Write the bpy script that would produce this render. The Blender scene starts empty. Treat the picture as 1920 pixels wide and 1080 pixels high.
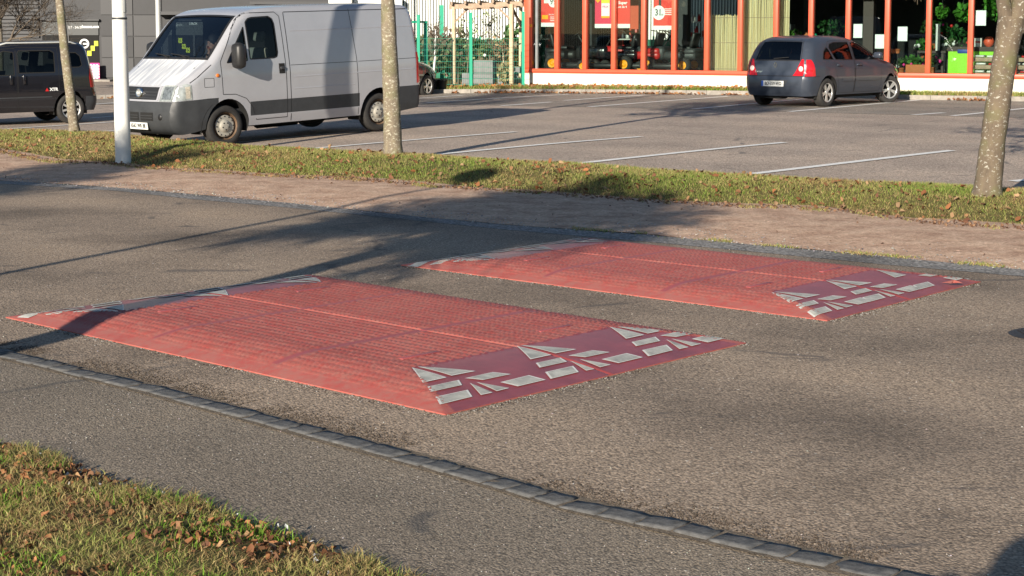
import bpy, bmesh, math, random
import numpy as np
from mathutils import Vector, Matrix, Euler
random.seed(7); rng = np.random.default_rng(7)
R = math.radians
sc = bpy.context.scene
col = sc.collection
# ------------------------------------------------------------------ camera
F_PX, HOR, PCY, HC = 3120.0, 55.0, 360.0, 1.65      # focal length and horizon on the 1920 px wide picture
PITCH = math.atan((PCY - HOR) / F_PX)
cam = bpy.data.cameras.new('camera'); co = bpy.data.objects.new('camera', cam); col.objects.link(co)
cam.sensor_width = 36; cam.lens = 36 * F_PX / 1920
cam.shift_y = -(540 - PCY) / 1920
cam.clip_start = .05; cam.clip_end = 2000
co.location = (0, 0, HC); co.rotation_euler = (R(90) - PITCH, 0, 0)
sc.camera = co
# ------------------------------------------------------------------ light
SUN_AZ, SUN_EL = 24.0, 17.5
w = bpy.data.worlds.new('World'); sc.world = w; w.use_nodes = True
wn = w.node_tree; bg = wn.nodes['Background']
sky = wn.nodes.new('ShaderNodeTexSky'); sky.sky_type = 'NISHITA'; sky.sun_disc = False
sky.sun_elevation = R(SUN_EL); sky.sun_rotation = R(180 + SUN_AZ); sky.air_density = 1.0; sky.dust_density = .25; sky.ozone_density = 2.5
wn.links.new(sky.outputs[0], bg.inputs[0]); bg.inputs[1].default_value = .066
sl = bpy.data.lights.new('sun', 'SUN'); so = bpy.data.objects.new('sun', sl); col.objects.link(so)
sl.energy = 5.0; sl.angle = R(.4); sl.color = (1.0, .90, .76)
dv = Vector((math.sin(R(SUN_AZ)) * math.cos(R(SUN_EL)), math.cos(R(SUN_AZ)) * math.cos(R(SUN_EL)), -math.sin(R(SUN_EL))))
so.rotation_euler = dv.to_track_quat('-Z', 'Y').to_euler(); so.location = (-20, -40, 20)
sc.view_settings.view_transform = 'Standard'; sc.view_settings.look = 'None'
sc.view_settings.exposure = .66; sc.view_settings.gamma = 1
# ------------------------------------------------------------------ survey helpers (picture point -> ground point)
def smooth(t):
    t = min(1, max(0, t)); return t * t * (3 - 2 * t)
def zlot(x, y): return .12 * math.tanh((x + 4) * .25) * smooth((y - 16) / 7)
def ray(u, v):
    a = (u - 960) / F_PX; b = (PCY - v) / F_PX
    c, s = math.cos(PITCH), math.sin(PITCH)
    return Vector((a, c + b * s, -s + b * c))
def at(u, v, z=0.0):
    d = ray(u, v); t = (z - HC) / d.z
    return Vector((d.x * t, d.y * t, z))
def lot(u, v, dz=0.0):
    z = 0
    for i in range(25):
        p = at(u, v, z); z = zlot(p.x, p.y)
    return Vector((p.x, p.y, z + dz))
def aty(u, v, y):
    d = ray(u, v); t = y / d.y
    return Vector((d.x * t, y, HC + d.z * t))
# ------------------------------------------------------------------ materials
def mat(name): 
    m = bpy.data.materials.new(name); m.use_nodes = True
    return m, m.node_tree, m.node_tree.nodes['Principled BSDF']
def plain(name, c, rough=.6, metal=0, spec=.5, coat=0, noise=0, nscale=30, bump=0, emit=None, var=None):
    m, t, b = mat(name)
    b.inputs['Base Color'].default_value = (*c, 1); b.inputs['Roughness'].default_value = rough
    b.inputs['Metallic'].default_value = metal; b.inputs['Specular IOR Level'].default_value = spec
    b.inputs['Coat Weight'].default_value = coat; b.inputs['Coat Roughness'].default_value = .04
    if noise or bump:
        tc = t.nodes.new('ShaderNodeTexCoord'); n = t.nodes.new('ShaderNodeTexNoise')
        n.inputs['Scale'].default_value = nscale; n.inputs['Detail'].default_value = 6; n.inputs['Roughness'].default_value = .65
        t.links.new(tc.outputs['Object'], n.inputs['Vector'])
        if noise:
            r = t.nodes.new('ShaderNodeValToRGB')
            k = 1 - noise; v = var or tuple(x * k for x in c)
            r.color_ramp.elements[0].position = .32; r.color_ramp.elements[1].position = .68
            r.color_ramp.elements[0].color = (*v, 1); r.color_ramp.elements[1].color = (*[min(1, x * (1 + noise * .4)) for x in c], 1)
            t.links.new(n.outputs[0], r.inputs[0]); t.links.new(r.outputs[0], b.inputs['Base Color'])
        if bump:
            bp = t.nodes.new('ShaderNodeBump'); bp.inputs['Strength'].default_value = bump; bp.inputs['Distance'].default_value = .01
            t.links.new(n.outputs[0], bp.inputs['Height']); t.links.new(bp.outputs[0], b.inputs['Normal'])
    return m
def N(t, kind, **kw):
    n = t.nodes.new(kind)
    for k, v in kw.items():
        if k.startswith('_'): setattr(n, k[1:], v)
        else: n.inputs[k.replace('__', ' ')].default_value = v
    return n
def ramp(t, src, stops):
    r = t.nodes.new('ShaderNodeValToRGB'); e = r.color_ramp.elements
    while len(e) > 1: e.remove(e[-1])
    e[0].position = stops[0][0]; e[0].color = (*stops[0][1], 1)
    for p, c in stops[1:]:
        q = e.new(p); q.color = (*c, 1)
    t.links.new(src, r.inputs[0]); return r.outputs[0]
def mix(t, a, b, f, mode='MIX'):
    m = t.nodes.new('ShaderNodeMix'); m.data_type = 'RGBA'; m.blend_type = mode
    for s, x in ((0, f), (6, a), (7, b)):
        if hasattr(x, 'links'): t.links.new(x, m.inputs[s])
        elif s == 0: m.inputs[0].default_value = x
        else: m.inputs[s].default_value = (*x, 1)
    return m.outputs[2]
def asphalt(name, base, stone=(.30, .27, .23), dark=(.03, .03, .032), stain=.35, scale=130., coarse=1.0, worn=.5):
    """binder with aggregate chips of several colours, patchy wear and dark stains"""
    m, t, b = mat(name)
    tc = t.nodes.new('ShaderNodeTexCoord'); P = tc.outputs['Object']
    vo = N(t, 'ShaderNodeTexVoronoi', Scale=scale); t.links.new(P, vo.inputs['Vector'])
    chip = ramp(t, vo.outputs['Color'], [(0, tuple(x * .62 for x in base)), (.45, base), (.75, tuple(x * 1.2 for x in base)), (.93, tuple(x * 1.35 for x in base)), (.97, stone)])
    gap = ramp(t, vo.outputs['Distance'], [(0.0, (1, 1, 1)), (.42, (1, 1, 1)), (.75, (.45, .45, .45))])
    c = mix(t, chip, gap, .8, 'MULTIPLY')
    fi = N(t, 'ShaderNodeTexNoise', Scale=scale * .45, Detail=3, Roughness=.7); t.links.new(P, fi.inputs['Vector'])
    c = mix(t, c, ramp(t, fi.outputs[0], [(.3, (.6, .6, .6)), (.7, (1.35, 1.33, 1.3))]), .8, 'MULTIPLY')
    big = N(t, 'ShaderNodeTexNoise', Scale=.55, Detail=7, Roughness=.62); t.links.new(P, big.inputs['Vector'])
    c = mix(t, c, ramp(t, big.outputs[0], [(.30, (1 - stain,) * 3), (.5, (1, 1, 1)), (.72, (1.18, 1.15, 1.1))]), 1.0, 'MULTIPLY')
    mp = N(t, 'ShaderNodeMapping'); mp.inputs['Scale'].default_value = (1.2, 5.5, 1); mp.inputs['Rotation'].default_value = (0, 0, R(43)); t.links.new(P, mp.inputs['Vector'])
    st = N(t, 'ShaderNodeTexNoise', Scale=1.3, Detail=8, Roughness=.75); t.links.new(mp.outputs[0], st.inputs['Vector'])
    c = mix(t, c, dark, ramp(t, st.outputs[0], [(.575, (0, 0, 0)), (.70, (worn, worn, worn))]))
    sp = N(t, 'ShaderNodeTexNoise', Scale=7, Detail=9, Roughness=.8); t.links.new(P, sp.inputs['Vector'])
    c = mix(t, c, ramp(t, sp.outputs[0], [(.0, (1, 1, 1)), (.60, (1, 1, 1)), (.70, (.55, .52, .50))]), worn, 'MULTIPLY')
    dn = N(t, 'ShaderNodeTexNoise', Scale=1.7, Detail=6); t.links.new(P, dn.inputs['Vector'])
    wp = mix(t, P, dn.outputs['Color'], .22); cr = N(t, 'ShaderNodeTexVoronoi', Scale=.42); cr.feature = 'DISTANCE_TO_EDGE'; t.links.new(wp, cr.inputs['Vector'])
    ck = ramp(t, cr.outputs['Distance'], [(0, (1, 1, 1)), (.0045, (1, 1, 1)), (.009, (0, 0, 0))]); cm = ramp(t, dn.outputs[0], [(.52, (0, 0, 0)), (.58, (.75, .75, .75))])
    c = mix(t, c, dark, mix(t, (0, 0, 0), ck, cm))
    wv = N(t, 'ShaderNodeTexWave', Scale=.16, Distortion=1.5); mw = N(t, 'ShaderNodeMapping'); mw.inputs['Rotation'].default_value = (0, 0, R(-47)); t.links.new(P, mw.inputs['Vector']); t.links.new(mw.outputs[0], wv.inputs['Vector'])
    c = mix(t, c, ramp(t, wv.outputs[0], [(0, (.88, .88, .88)), (1, (1.12, 1.11, 1.09))]), worn, 'MULTIPLY')
    t.links.new(c, b.inputs['Base Color']); b.inputs['Roughness'].default_value = .85; b.inputs['Specular IOR Level'].default_value = .3
    bp = N(t, 'ShaderNodeBump', Strength=.55 * coarse, Distance=.006)
    t.links.new(vo.outputs['Distance'], bp.inputs['Height']); bp.invert = True
    bp2 = N(t, 'ShaderNodeBump', Strength=.5, Distance=.01); t.links.new(fi.outputs[0], bp2.inputs['Height']); t.links.new(bp.outputs[0], bp2.inputs['Normal'])
    t.links.new(bp2.outputs[0], b.inputs['Normal'])
    return m
def earth(name, stops, scale=7., bump=.8, fine=120.):
    m, t, b = mat(name)
    tc = t.nodes.new('ShaderNodeTexCoord'); P = tc.outputs['Object']
    n = N(t, 'ShaderNodeTexNoise', Scale=scale, Detail=9, Roughness=.72); t.links.new(P, n.inputs['Vector'])
    c = ramp(t, n.outputs[0], stops)
    vo = N(t, 'ShaderNodeTexVoronoi', Scale=fine); t.links.new(P, vo.inputs['Vector'])
    c = mix(t, c, ramp(t, vo.outputs['Color'], [(0, (.7, .68, .66)), (.7, (1.05, 1.05, 1.05)), (.93, (1.15, 1.15, 1.15)), (.97, (1.9, 1.9, 1.95))]), .9, 'MULTIPLY')
    t.links.new(c, b.inputs['Base Color']); b.inputs['Roughness'].default_value = .95; b.inputs['Specular IOR Level'].default_value = .15
    bp = N(t, 'ShaderNodeBump', Strength=bump, Distance=.02); t.links.new(n.outputs[0], bp.inputs['Height'])
    bp2 = N(t, 'ShaderNodeBump', Strength=bump * .6, Distance=.006); t.links.new(vo.outputs['Distance'], bp2.inputs['Height']); t.links.new(bp.outputs[0], bp2.inputs['Normal'])
    t.links.new(bp2.outputs[0], b.inputs['Normal'])
    return m
def attr_mat(name, rough=.7, trans=.0):
    m, t, b = mat(name)
    a = t.nodes.new('ShaderNodeAttribute'); a.attribute_name = 'tint'
    t.links.new(a.outputs['Color'], b.inputs['Base Color']); b.inputs['Roughness'].default_value = rough; b.inputs['Specular IOR Level'].default_value = .25
    if trans:
        d = N(t, 'ShaderNodeBsdfTranslucent'); t.links.new(a.outputs['Color'], d.inputs['Color'])
        mx = N(t, 'ShaderNodeMixShader', Fac=trans); o = t.nodes['Material Output']
        t.links.new(b.outputs[0], mx.inputs[1]); t.links.new(d.outputs[0], mx.inputs[2]); t.links.new(mx.outputs[0], o.inputs[0])
    return m
def glass(name, tint=(.5, .55, .55), refl=1.5, rough=.01):
    m = bpy.data.materials.new(name); m.use_nodes = True; t = m.node_tree; t.nodes.clear()
    o = t.nodes.new('ShaderNodeOutputMaterial'); tr = N(t, 'ShaderNodeBsdfTransparent', Color=(*tint, 1)); g = N(t, 'ShaderNodeBsdfGlossy', Color=(.95, .97, 1, 1), Roughness=rough)
    f = N(t, 'ShaderNodeFresnel', IOR=refl); mx = N(t, 'ShaderNodeMixShader')
    t.links.new(f.outputs[0], mx.inputs[0]); t.links.new(tr.outputs[0], mx.inputs[1]); t.links.new(g.outputs[0], mx.inputs[2]); t.links.new(mx.outputs[0], o.inputs[0])
    return m
def bark(name, base, lichen=(.55, .53, .42), amount=.5):
    m, t, b = mat(name)
    tc = t.nodes.new('ShaderNodeTexCoord'); P = tc.outputs['Object']
    mp = N(t, 'ShaderNodeMapping'); mp.inputs['Scale'].default_value = (1, 1, .45); t.links.new(P, mp.inputs['Vector'])
    n = N(t, 'ShaderNodeTexNoise', Scale=9, Detail=8, Roughness=.7); t.links.new(mp.outputs[0], n.inputs['Vector'])
    c = ramp(t, n.outputs[0], [(.3, tuple(x * .6 for x in base)), (.5, base), (.7, (base[0] * 1.25, base[1] * 1.3, base[2] * 1.15))])
    mp2 = N(t, 'ShaderNodeMapping'); mp2.inputs['Scale'].default_value = (1, 1, 1.5); t.links.new(P, mp2.inputs['Vector'])
    v = N(t, 'ShaderNodeTexNoise', Scale=26, Detail=5, Roughness=.7); t.links.new(mp2.outputs[0], v.inputs['Vector'])
    c = mix(t, c, lichen, ramp(t, v.outputs[0], [(.62 - .1 * amount, (0, 0, 0)), (.67 - .1 * amount, (.75, .75, .75))]))
    mo = N(t, 'ShaderNodeTexNoise', Scale=4.5, Detail=4); t.links.new(P, mo.inputs['Vector'])
    c = mix(t, c, (.14, .15, .055), ramp(t, mo.outputs[0], [(.5, (0, 0, 0)), (.68, (.55, .55, .55))]))
    t.links.new(c, b.inputs['Base Color']); b.inputs['Roughness'].default_value = .9
    bp = N(t, 'ShaderNodeBump', Strength=.7, Distance=.012); t.links.new(n.outputs[0], bp.inputs['Height']); t.links.new(bp.outputs[0], b.inputs['Normal'])
    return m
def rubber_red(name):
    """speed cushion rubber: faded red, dust in the tread, dark scuffs"""
    m, t, b = mat(name)
    tc = t.nodes.new('ShaderNodeTexCoord'); P = tc.outputs['Object']
    n = N(t, 'ShaderNodeTexNoise', Scale=2.2, Detail=8, Roughness=.7); t.links.new(P, n.inputs['Vector'])
    c = ramp(t, n.outputs[0], [(.3, (.37, .068, .055)), (.5, (.44, .092, .075)), (.7, (.48, .125, .10))])
    d = N(t, 'ShaderNodeTexNoise', Scale=16, Detail=6, Roughness=.8); t.links.new(P, d.inputs['Vector'])
    c = mix(t, c, (.36, .205, .165), ramp(t, d.outputs[0], [(.38, (0, 0, 0)), (.68, (.62, .62, .62))]))
    e = N(t, 'ShaderNodeTexNoise', Scale=48, Detail=5, Roughness=.8); t.links.new(P, e.inputs['Vector'])
    c = mix(t, c, (.11, .055, .05), ramp(t, e.outputs[0], [(.62, (0, 0, 0)), (.72, (.7, .7, .7))]))
    s = N(t, 'ShaderNodeTexNoise', Scale=5.5, Detail=9, Roughness=.85); t.links.new(P, s.inputs['Vector'])
    c = mix(t, c, (.09, .04, .035), ramp(t, s.outputs[0], [(.66, (0, 0, 0)), (.76, (.7, .7, .7))]))
    t.links.new(c, b.inputs['Base Color']); b.inputs['Roughness'].default_value = .55; b.inputs['Specular IOR Level'].default_value = .35
    return m
M = dict(
    ground=earth('meadow_soil', [(.3, (.06, .07, .025)), (.7, (.12, .11, .05))], 2.),
    road=asphalt('road_asphalt', (.375, .295, .225), (.7, .64, .56), dark=(.13, .11, .095), stain=.48, scale=95, worn=.95),
    pavement=asphalt('pavement_asphalt', (.30, .25, .195), (.66, .61, .53), dark=(.11, .10, .09), stain=.22, scale=120, worn=.35),
    lot=asphalt('parking_asphalt', (.50, .41, .34), (.65, .6, .56), dark=(.15, .14, .13), stain=.18, scale=70, worn=.5),
    bay=asphalt('bay_asphalt', (.34, .30, .26), (.55, .5, .46), dark=(.12, .12, .12), stain=.2, scale=70, worn=.5),
    gutter=asphalt('gutter_gravel', (.30, .29, .28), (.6, .6, .6), dark=(.12, .11, .10), stain=.5, scale=45, coarse=1.6, worn=.6),
    mortar=earth('kerb_joint', [(.3, (.12, .10, .075)), (.6, (.22, .18, .14)), (.75, (.14, .14, .05))], 14),
    dirt=earth('trodden_earth', [(.25, (.28, .17, .11)), (.42, (.50, .33, .235)), (.60, (.66, .47, .34)), (.8, (.74, .57, .43))], 3.2, .9, 45.),
    turf=earth('turf_soil', [(.3, (.09, .065, .03)), (.5, (.14, .13, .045)), (.7, (.24, .16, .075))], 9),
    blade=attr_mat('grass_blade', .6, .3), leaf=attr_mat('dead_leaf', .75, .15), stone=attr_mat('pebble', .8),
    sett=plain('granite_sett', (.125, .124, .122), .85, noise=.55, nscale=28, bump=.6),
    white_line=plain('worn_road_paint', (.88, .87, .83), .7, noise=.22, nscale=20, bump=.2),
    kerb=plain('concrete_kerb', (.34, .31, .27), .85, noise=.35, nscale=8, bump=.4),
    red=rubber_red('red_rubber'),
    purple=plain('smooth_dark_red_rubber', (.31, .062, .062), .38, noise=.3, nscale=5, bump=.15, spec=.6),
    mark=plain('reflective_white_film', (.50, .49, .43), .5, noise=.45, nscale=11, bump=.1),
    markedge=plain('reflective_film_rim', (.72, .71, .66), .45),
    groove=plain('cushion_joint', (.36, .085, .085), .5),
    bark=bark('lichened_bark', (.215, .175, .125), amount=.65), bark3=bark('brown_lichened_bark', (.15, .115, .08), (.50, .49, .42), amount=.45), bark2=bark('grey_bark', (.17, .145, .11), amount=.4), twig=plain('twig_bark', (.15, .12, .09), .85, noise=.4, nscale=20),
    galv=plain('galvanised_pole', (.62, .63, .60), .42, metal=.25, noise=.12, nscale=9), whitepole=plain('white_painted_pole', (.80, .80, .76), .4, noise=.12, nscale=7),
    black=plain('black_plastic', (.018, .018, .019), .45), dgrey=plain('dark_grey_plastic', (.045, .048, .052), .5, noise=.2, nscale=6),
    tyre=plain('tyre_rubber', (.035, .033, .031), .85, noise=.3, nscale=14), under=plain('underbody', (.012, .012, .012), .9),
    vanpaint=plain('silver_white_van_paint', (.45, .455, .485), .27, metal=.15, coat=.7, noise=.05, nscale=2.5),
    clio=plain('slate_blue_metallic', (.045, .055, .075), .32, metal=.1, coat=.3), mpv=plain('black_car_paint', (.010, .010, .013), .2, coat=1), navy=plain('dark_navy_paint', (.012, .016, .032), .2, coat=1),
    wheelgrey=plain('wheel_cover_cream', (.50, .47, .40), .45, metal=.2, noise=.2, nscale=10), alloy=plain('alloy_wheel', (.62, .62, .60), .3, metal=.6),
    steel=plain('rusty_steel_wheel', (.16, .10, .06), .7, noise=.4, nscale=16), chrome=plain('chrome', (.75, .75, .75), .12, metal=1),
    reflector=plain('lamp_reflector', (.40, .43, .42), .12, metal=.6, noise=.6, nscale=22), clearlens=plain('clear_indicator_lens', (.52, .48, .40), .2, coat=1, noise=.4, nscale=40),
    lamp=plain('headlamp_lens', (.34, .37, .36), .10, coat=1, noise=.45, nscale=13), tail=plain('red_lamp_lens', (.52, .008, .012), .15, coat=1), amber=plain('amber_lens', (.8, .2, .02), .25, coat=1), clearred=plain('reversing_lamp', (.85, .62, .58), .15, coat=1),
    autoglass=glass('car_glass', (.32, .37, .37), 1.36), darkglass=glass('tinted_car_glass', (.10, .12, .14), 1.6), shopglass=glass('shop_glass', (.80, .86, .84), 1.38),
    screenglass=glass('windscreen_glass', (.42, .50, .55), 1.85),
    seat=plain('seat_cloth', (.10, .10, .105), .9, noise=.3, nscale=20), paleseat=plain('pale_seat_cover', (.42, .43, .36), .9, noise=.2, nscale=12),
    platew=plain('number_plate_white', (.80, .80, .76), .4), plateb=plain('plate_blue', (.02, .12, .55), .4), ink=plain('black_ink', (.015, .015, .015), .5),
    orange=plain('orange_painted_steel', (.72, .105, .048), .42, noise=.07, nscale=6), cream=plain('cream_render', (.76, .72, .60), .85, noise=.09, nscale=3, bump=.15),
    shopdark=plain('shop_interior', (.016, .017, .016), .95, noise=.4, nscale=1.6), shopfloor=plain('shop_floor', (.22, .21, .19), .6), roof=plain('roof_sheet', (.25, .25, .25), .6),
    anth=plain('anthracite_cladding', (.022, .023, .027), .55, noise=.15, nscale=4), anth2=plain('anthracite_panel', (.035, .036, .040), .5), 
    white=plain('white_plastic', (.78, .79, .76), .5), paper=plain('white_paper', (.86, .87, .86), .7), poster=plain('red_poster', (.80, .05, .035), .55), posterp=plain('pink_red_poster', (.75, .02, .09), .55), yellow=plain('yellow_plastic', (1.0, .40, .005), .45), lemon=plain('lemon_sticker', (.75, .85, .04), .6),
    lime=plain('lime_green_panel', (.30, .75, .01), .5), brown=plain('dark_brown_board', (.06, .04, .035), .6), blue=plain('blue_plastic', (.02, .07, .35), .5), magenta=plain('pink_petals', (.70, .03, .25), .6), redp=plain('red_plastic', (.55, .02, .02), .4),
    wood=plain('pine_timber', (.66, .54, .35), .75, noise=.25, nscale=9, bump=.2), woodd=plain('weathered_timber', (.42, .31, .22), .8, noise=.3, nscale=8), reed=None,
    green=plain('green_fence_coating', (.005, .34, .20), .5), greenwire=plain('green_wire', (.01, .27, .17), .5), greennet=plain('green_windbreak_net', (.03, .20, .12), .85, noise=.4, nscale=3),
    corr=plain('white_corrugated_sheet', (.78, .80, .74), .5), gapdark=plain('sheet_valley', (.16, .17, .17), .8), concrete=plain('grey_planter_concrete', (.24, .25, .25), .8, noise=.2, nscale=5, bump=.2),
    terracotta=plain('terracotta', (.50, .16, .06), .8), leafg=attr_mat('plant_leaf', .55, .25), skin=plain('skin', (.50, .27, .19), .55), hair=plain('dark_hair', (.012, .01, .01), .7), jacket=plain('dark_blue_jacket', (.02, .03, .07), .8), jeans=plain('denim', (.04, .06, .12), .85), boot=plain('black_leather', (.012, .011, .011), .5),
    iron=plain('cast_iron', (.05, .05, .055), .6, metal=.4, noise=.4, nscale=25, bump=.4), cloud=plain('grey_textile', (.3, .3, .3), .8),
)
def reed_mat():
    m, t, b = mat('reed_screen')
    tc = t.nodes.new('ShaderNodeTexCoord')
    wv = N(t, 'ShaderNodeTexWave', Scale=9., Distortion=.6, Detail=3); wv.bands_direction = 'X'; wv.inputs['Detail Scale'].default_value = 2
    t.links.new(tc.outputs['Object'], wv.inputs['Vector'])
    mp = N(t, 'ShaderNodeMapping'); mp.inputs['Scale'].default_value = (22, 22, .6); t.links.new(tc.outputs['Object'], mp.inputs['Vector'])
    n = N(t, 'ShaderNodeTexNoise', Scale=1.5, Detail=4); t.links.new(mp.outputs[0], n.inputs['Vector'])
    c = ramp(t, n.outputs[0], [(.3, (.62, .47, .24)), (.5, (.86, .72, .42)), (.7, (.93, .83, .54))])
    c = mix(t, c, (.34, .24, .10), ramp(t, wv.outputs[0], [(.0, (.7, .7, .7)), (.18, (0, 0, 0))]))
    t.links.new(c, b.inputs['Base Color']); b.inputs['Roughness'].default_value = .8
    return m
M['reed'] = reed_mat()
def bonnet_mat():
    m, t, b = mat('bonnet_paint_sky_streaks')
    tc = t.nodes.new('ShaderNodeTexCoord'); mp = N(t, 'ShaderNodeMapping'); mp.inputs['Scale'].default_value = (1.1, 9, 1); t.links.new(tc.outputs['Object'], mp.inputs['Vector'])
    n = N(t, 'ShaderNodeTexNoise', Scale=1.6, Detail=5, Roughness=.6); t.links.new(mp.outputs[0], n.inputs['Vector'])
    f = ramp(t, n.outputs[0], [(.42, (0, 0, 0)), (.60, (1, 1, 1))])  # pale streaks: sky reflections on the bonnet, painted into its base colour
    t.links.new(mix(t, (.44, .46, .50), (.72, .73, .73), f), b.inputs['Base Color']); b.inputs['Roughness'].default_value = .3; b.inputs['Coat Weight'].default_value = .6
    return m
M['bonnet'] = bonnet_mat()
# ------------------------------------------------------------------ object helpers
def tag(o, label=None, cat=None, group=None, kind=None):
    for k, v in (('label', label), ('category', cat), ('group', group), ('kind', kind)):
        if v: o[k] = v
    return o
def thing(name, label, cat, loc=(0, 0, 0), rz=0.0, group=None, scale=None, rot=None):
    o = bpy.data.objects.new(name, None); col.objects.link(o); o.empty_display_size = .2
    o.location = loc; o.rotation_euler = rot if rot else (0, 0, rz)
    if scale: o.scale = scale
    return tag(o, label, cat, group)
def finish(name, me, parent=None):
    o = bpy.data.objects.new(name, me); col.objects.link(o)
    if parent: o.parent = parent
    return o
class MB:
    def __init__(s): s.v = []; s.f = []; s.m = []; s.sm = []
    def add(s, vs, fs, mi=0, smooth=False, mx=None):
        b = len(s.v)
        s.v += [tuple(mx @ Vector(p)) if mx else tuple(p) for p in vs]
        s.f += [tuple(b + i for i in f) for f in fs]; s.m += [mi] * len(fs); s.sm += [smooth] * len(fs)
        return s
    def box(s, c, d, mi=0, mx=None, rz=0, bev=0):
        x, y, z = d[0] / 2, d[1] / 2, d[2] / 2
        if bev:
            bm = bmesh.new(); bmesh.ops.create_cube(bm, size=1)
            for q in bm.verts: q.co = (q.co.x * d[0], q.co.y * d[1], q.co.z * d[2])
            bmesh.ops.bevel(bm, geom=bm.edges[:], offset=bev, segments=2, affect='EDGES', profile=.5)
            bm.verts.index_update(); vs = [tuple(q.co) for q in bm.verts]; fs = [tuple(q.index for q in f.verts) for f in bm.faces]; bm.free()
        else:
            vs = [(a * x, b * y, g * z) for a in (-1, 1) for b in (-1, 1) for g in (-1, 1)]
            fs = [(0, 1, 3, 2), (4, 6, 7, 5), (0, 4, 5, 1), (2, 3, 7, 6), (0, 2, 6, 4), (1, 5, 7, 3)]
        T = Matrix.Translation(c) @ Matrix.Rotation(rz, 4, 'Z')
        if mx: T = mx @ T
        return s.add(vs, fs, mi, bool(bev), T)
    def bar(s, a, b, wd, th, mi=0, up=(0, 0, 1)):
        a, b = Vector(a), Vector(b); d = b - a; L = d.length; d.normalize(); u = Vector(up)
        if abs(d.dot(u)) > .98: u = Vector((1, 0, 0))
        x = d.cross(u).normalized(); y = x.cross(d)
        T = Matrix(((x.x, y.x, d.x, 0), (x.y, y.y, d.y, 0), (x.z, y.z, d.z, 0), (0, 0, 0, 1))); T.translation = (a + b) / 2
        return s.box((0, 0, 0), (wd, th, L), mi, T)
    def tube(s, pts, rad, n=8, mi=0, cap=True, smooth=True):
        pts = [Vector(p) for p in pts]; k = len(pts); rad = [rad] * k if not hasattr(rad, '__len__') else rad
        vs = []; ref = Vector((0.13, .07, 1)) if abs((pts[-1] - pts[0]).normalized().z) < .8 else Vector((1, .1, 0))
        for i, p in enumerate(pts):
            d = (pts[min(i + 1, k - 1)] - pts[max(i - 1, 0)]).normalized()
            x = d.cross(ref).normalized(); y = d.cross(x)
            for j in range(n):
                a = 2 * math.pi * j / n; vs.append(p + (x * math.cos(a) + y * math.sin(a)) * rad[i])
        fs = [(i * n + j, i * n + (j + 1) % n, (i + 1) * n + (j + 1) % n, (i + 1) * n + j) for i in range(k - 1) for j in range(n)]
        s.add(vs, fs, mi, smooth)
        if cap: s.add(vs[:n], [tuple(range(n))[::-1]], mi); s.add(vs[-n:], [tuple(range(n))], mi)
        return s
    def lathe(s, prof, n=24, mi=0, mx=None, smooth=True):
        """profile of (radius, height) turned about Z"""
        vs = [(r * math.cos(2 * math.pi * j / n), r * math.sin(2 * math.pi * j / n), z) for r, z in prof for j in range(n)]
        fs = [(i * n + j, i * n + (j + 1) % n, (i + 1) * n + (j + 1) % n, (i + 1) * n + j) for i in range(len(prof) - 1) for j in range(n)]
        return s.add(vs, fs, mi, smooth, mx)
    def poly(s, pts, mi=0, mx=None): return s.add(pts, [tuple(range(len(pts)))], mi, False, mx)
    def prism(s, pts2, z0, z1, mi=0, mx=None):
        n = len(pts2); vs = [(x, y, z0) for x, y in pts2] + [(x, y, z1) for x, y in pts2]
        fs = [tuple(range(n))[::-1], tuple(range(n, 2 * n))] + [(i, (i + 1) % n, n + (i + 1) % n, n + i) for i in range(n)]
        return s.add(vs, fs, mi, False, mx)
    def ball(s, c, r, mi=0, mx=None, seg=12, sc=(1, 1, 1)):
        pr = [(math.sin(math.pi * i / (seg // 2)) * r, -math.cos(math.pi * i / (seg // 2)) * r) for i in range(seg // 2 + 1)]
        T = Matrix.Translation(c) @ Matrix.Diagonal((*sc, 1))
        if mx: T = mx @ T
        return s.lathe(pr, seg, mi, T)
    def build(s, name, mats, parent=None, fixn=True):
        me = bpy.data.meshes.new(name); me.from_pydata(s.v, [], s.f)
        for q in (mats if isinstance(mats, (list, tuple)) else [mats]): me.materials.append(q)
        me.polygons.foreach_set('material_index', s.m); me.polygons.foreach_set('use_smooth', s.sm)
        if fixn:
            bm = bmesh.new(); bm.from_mesh(me); bmesh.ops.recalc_face_normals(bm, faces=bm.faces[:]); bm.to_mesh(me); bm.free()
        me.update(); return finish(name, me, parent)
def text(name, body, size, m, mx, parent=None, depth=.002, align='CENTER', bold=0.0, squeeze=1.0):
    cu = bpy.data.curves.new(name, 'FONT'); cu.body = body; cu.size = size; cu.align_x = align; cu.align_y = 'CENTER'; cu.extrude = depth; cu.offset = bold; cu.resolution_u = 3
    tmp = bpy.data.objects.new('tmp', cu); col.objects.link(tmp)
    dg = bpy.context.evaluated_depsgraph_get(); me = bpy.data.meshes.new_from_object(tmp.evaluated_get(dg))
    bpy.data.objects.remove(tmp); me.transform(mx @ Matrix.Diagonal((squeeze, 1, 1, 1))); me.materials.clear(); me.materials.append(m); me.name = name
    return finish(name, me, parent)
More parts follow.
